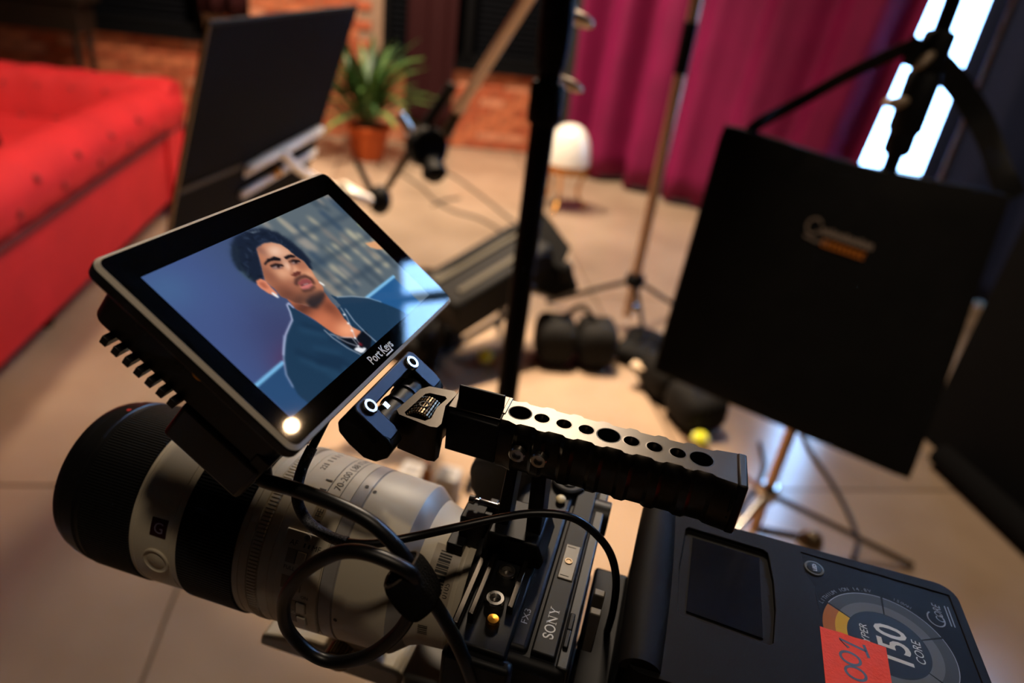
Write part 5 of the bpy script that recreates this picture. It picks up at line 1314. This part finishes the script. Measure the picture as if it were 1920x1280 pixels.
gbox(771, 905, 0.075, 0.055, 0.08, 'small flat grey charger box left of the amber bottle on the floor')
gbox(838, 930, 0.068, 0.095, 0.07, 'taller grey charger box right of the amber bottle on the floor')
pb = flo(798, 912)
bt2 = thing('bottle', 'small amber bottle standing between two grey boxes on the floor', 'bottle', pb)
MB().lathe([(0, 0.016), (0.004, 0.019), (0.055, 0.019), (0.07, 0.010), (0.09, 0.009)], pb, EZ, 20).build('glass', mat('amber_glass', (140, 78, 14), 0.15), bt2)
MB().lathe([(0.09, 0.011), (0.105, 0.011)], pb, EZ, 16).build('cap', mat('brown_cap', (90, 46, 26), 0.5), bt2)
pb = flo(880, 915)
bl_ = thing('gaffer_clip', 'small dark clip lying on the lit floor behind the handle', 'clip', pb)
MB().box(pb + EZ * 0.02, (0.02, 0.05, 0.04)).build('jaw', M_blackgear, bl_, bevel=0.004); MB().tube([pb + EZ * .03, pb + EZ * .05 + EX * .05], 0.006, 8).build('arm', M_blackgear, bl_)

def floor_cable(label, pts, r, m):
    p = [flo(a, b, r) for a, b in pts]; o = MB().tube(spl(p), r, 8).build('floor_cable', m, smooth=60); return tag(o, label, 'cable')
M_fc = mat('grey_brown_cable', (58, 48, 42), 0.6)
floor_cable('dark cable curling across the floor from the plant to the studio lamp', [(745, 320), (790, 350), (815, 375), (850, 395), (900, 410), (950, 440), (985, 470)], 0.008, M_fc)
floor_cable('dark cable running straight across the floor behind the grip arm', [(800, 310), (850, 330), (900, 365), (950, 405), (985, 430)], 0.008, M_fc)
floor_cable('short cable end lying on the floor between the two longer cables', [(812, 385), (835, 375), (862, 370)], 0.008, M_fc)
floor_cable('dark cable curving over the floor below the hanging bag', [(1500, 800), (1520, 845), (1560, 905), (1590, 960), (1608, 1010), (1600, 1050)], 0.008, mat('dark_cable', (34, 28, 24), 0.6))
floor_cable('dark cable looping beside the chrome stand leg', [(1425, 830), (1432, 870), (1420, 910), (1400, 935), (1385, 960)], 0.009, M_cable)
pk = flo(795, 510)
tag(MB().box(pk + EZ * 0.01, (0.025, 0.10, 0.02), ortho(flo(800, 520) - flo(785, 480))).build('tape_scrap', M_blackgear, bevel=0.004), 'short dark marker lying on the floor beside the monitor edge', 'marker')
pbl = flo(1357, 772, 0.03)
tag(MB().ball(pbl, (0.018, 0.018, 0.022), 16, 10).build('endcap', mat('blue_plastic', (40, 120, 215), 0.4)), 'small bright blue plastic bead on the floor below the hanging bag', 'endcap')  # a blue plastic cap, shaped as a plain small ball

# ------------------------------------------------------------------ potted plant
pp = flo(690, 297)
pl = thing('potted_plant', 'green trailing plant in a terracotta pot by the brick wall', 'plant', pp)
s_ = 1.0
MB().lathe([(0, 0.001), (0, 0.115), (0.02, 0.12), (0.235, 0.165), (0.235, 0.178), (0.27, 0.18), (0.27, 0.160), (0.24, 0.155), (0.23, 0.001)], pp, EZ, 36, cap=False).build('pot', mat('terracotta', (186, 84, 34), 0.75, 0, 0.3, noise=0.15, nscale=8), pl)
MB().lathe([(0.245, 0.001), (0.24, 0.155)], pp, EZ, 24, cap=False).build('soil', mat('soil', (44, 30, 20), 0.95), pl)
M_leaf = [mat('leaf_%d' % k, c, 0.5, 0, 0.4) for k, c in enumerate(((56, 88, 38), (40, 70, 34), (80, 112, 54)))]
lf = []
for k in range(3):
    mbl = MB(); vs = []
    for i in range(6):
        t = i / 5; w_ = 0.022 * math.sin(math.pi * min(1, t * 0.85 + 0.12)) + 0.002
        for sx in (-1, 0, 1): vs.append((t * 0.42, sx * w_, 0.14 * t - 0.22 * t * t + (0.006 if sx else 0)))
    mbl.add(vs, [(3 * i + q, 3 * i + 3 + q, 3 * i + 4 + q, 3 * i + 1 + q) for i in range(5) for q in (0, 1)])
    me_ = mbl.mesh('leaf', 1.0, np.zeros(3), 60); me_.materials.append(M_leaf[k]); lf.append(me_)
r3 = random.Random(2)
for k in range(110):
    a = r3.uniform(0, 6.28); el = r3.uniform(0.1, 1.4); r_ = r3.uniform(0.02, 0.12)
    ex_ = V3((math.cos(a) * math.cos(el), math.sin(a) * math.cos(el), math.sin(el))); ey_ = unit(V3((-math.sin(a), math.cos(a), 0))); ez_ = np.cross(ex_, ey_)
    sc2 = r3.uniform(0.7, 1.35)
    hgt = 0.28 + r3.uniform(0, 0.26)
    off_ = -RU * r3.uniform(0, .16) if k % 3 == 0 else V3((0, 0, 0))
    place(lf[k % 3], 'leaf', pl, pp + EZ * hgt + off_ + V3((math.cos(a), math.sin(a), 0)) * r_, (ex_ * sc2, ey_ * sc2, ez_ * sc2))
for k in range(6):
    a = k * 1.05; MB().tube(spl([pp + EZ * .23, pp + EZ * .40 + V3((math.cos(a), math.sin(a), 0)) * .03 - RU * .03, pp + EZ * .54 + V3((math.cos(a), math.sin(a), 0)) * .09 - RU * .10]), 0.006, 6).build('stem', M_leaf[1], pl)

# ------------------------------------------------------------------ white dome lamp on brass legs
dp = flo(1050, 388)
dm = thing('dome_lamp', 'small table lamp with a glossy white dome on a brass stand', 'lamp', dp)
dc = zt(1045, 308, dp)
rD = 0.165
M_wd = mat('white_glass_dome', (238, 232, 220), 0.18, 0, 0.5, coat=0.6)
prof_d = [(0.0, 0.001), (0.0, rD * .98)] + [(0.002 + 0.27 * math.sin(t), rD * math.cos(t) ** 0.8 + 0.0005) for t in np.linspace(0, 1.569, 14)]
MB().lathe(prof_d, dp + EZ * (dc + 0.02), EZ, 40, cap=False).build('dome', M_wd, dm, smooth=60)
MB().lathe([(-0.03, 0.10), (-0.03, rD * 1.08), (0.015, rD * 1.08), (0.018, rD)], dp + EZ * dc, EZ, 40, cap=False).build('rim', M_brass, dm)
MB().lathe([(0, 0.03), (0.02, 0.11), (0.03, 0.09)], dp + EZ * (dc - 0.06), EZ, 30).build('tray', mat('walnut_shade', (96, 60, 40), 0.5), dm)
for k in range(3):
    a = 0.5 + k * 2.094; d_ = V3((math.cos(a), math.sin(a), 0))
    MB().tube(spl([dp + EZ * (dc - 0.02) + d_ * rD * 1.05, dp + EZ * (dc * 0.55) + d_ * 0.12, dp + EZ * (dc * .25) + d_ * 0.13, dp + EZ * 0.014 + d_ * 0.20]), 0.012, 10).build('leg', M_brass, dm, smooth=60)
    MB().ball(dp + EZ * 0.016 + d_ * 0.20, 0.018, 12, 8).build('ball_foot', M_brass, dm)

# dark console against the brick wall behind the sofa
t_, z_ = bt(50, 85)
cp = PE + BE * t_ - BN * 0.28
cn = thing('console_table', 'dark wooden console against the brick wall behind the sofa', 'table', V3((cp[0], cp[1], 0)))
ch = 0.95
MB().box(V3((cp[0], cp[1], ch - .03)), (1.3, 0.36, 0.05), (BE, BN, EZ)).build('top', mat('dark_walnut', (38, 26, 18), 0.45), cn, bevel=0.006)
MB().box(V3((cp[0], cp[1], ch - .16)), (1.2, 0.32, 0.2), (BE, BN, EZ)).build('drawer_box', mat('dark_walnut', (38, 26, 18)), cn, bevel=0.004)
for sx in (-1, 1):
    for sy in (-1, 1):
        MB().cyl(V3((cp[0], cp[1], 0)) + BE * .55 * sx + BN * .13 * sy, V3((cp[0], cp[1], ch - .1)) + BE * .55 * sx + BN * .13 * sy, 0.018, 0.025, 12).build('leg', mat('dark_walnut', (38, 26, 18)), cn)
MB().ball(V3((cp[0], cp[1], ch - .15)) - BN * 0.175 + BE * 0.03, 0.03, 16, 10).build('drawer_knob', M_brass, cn)
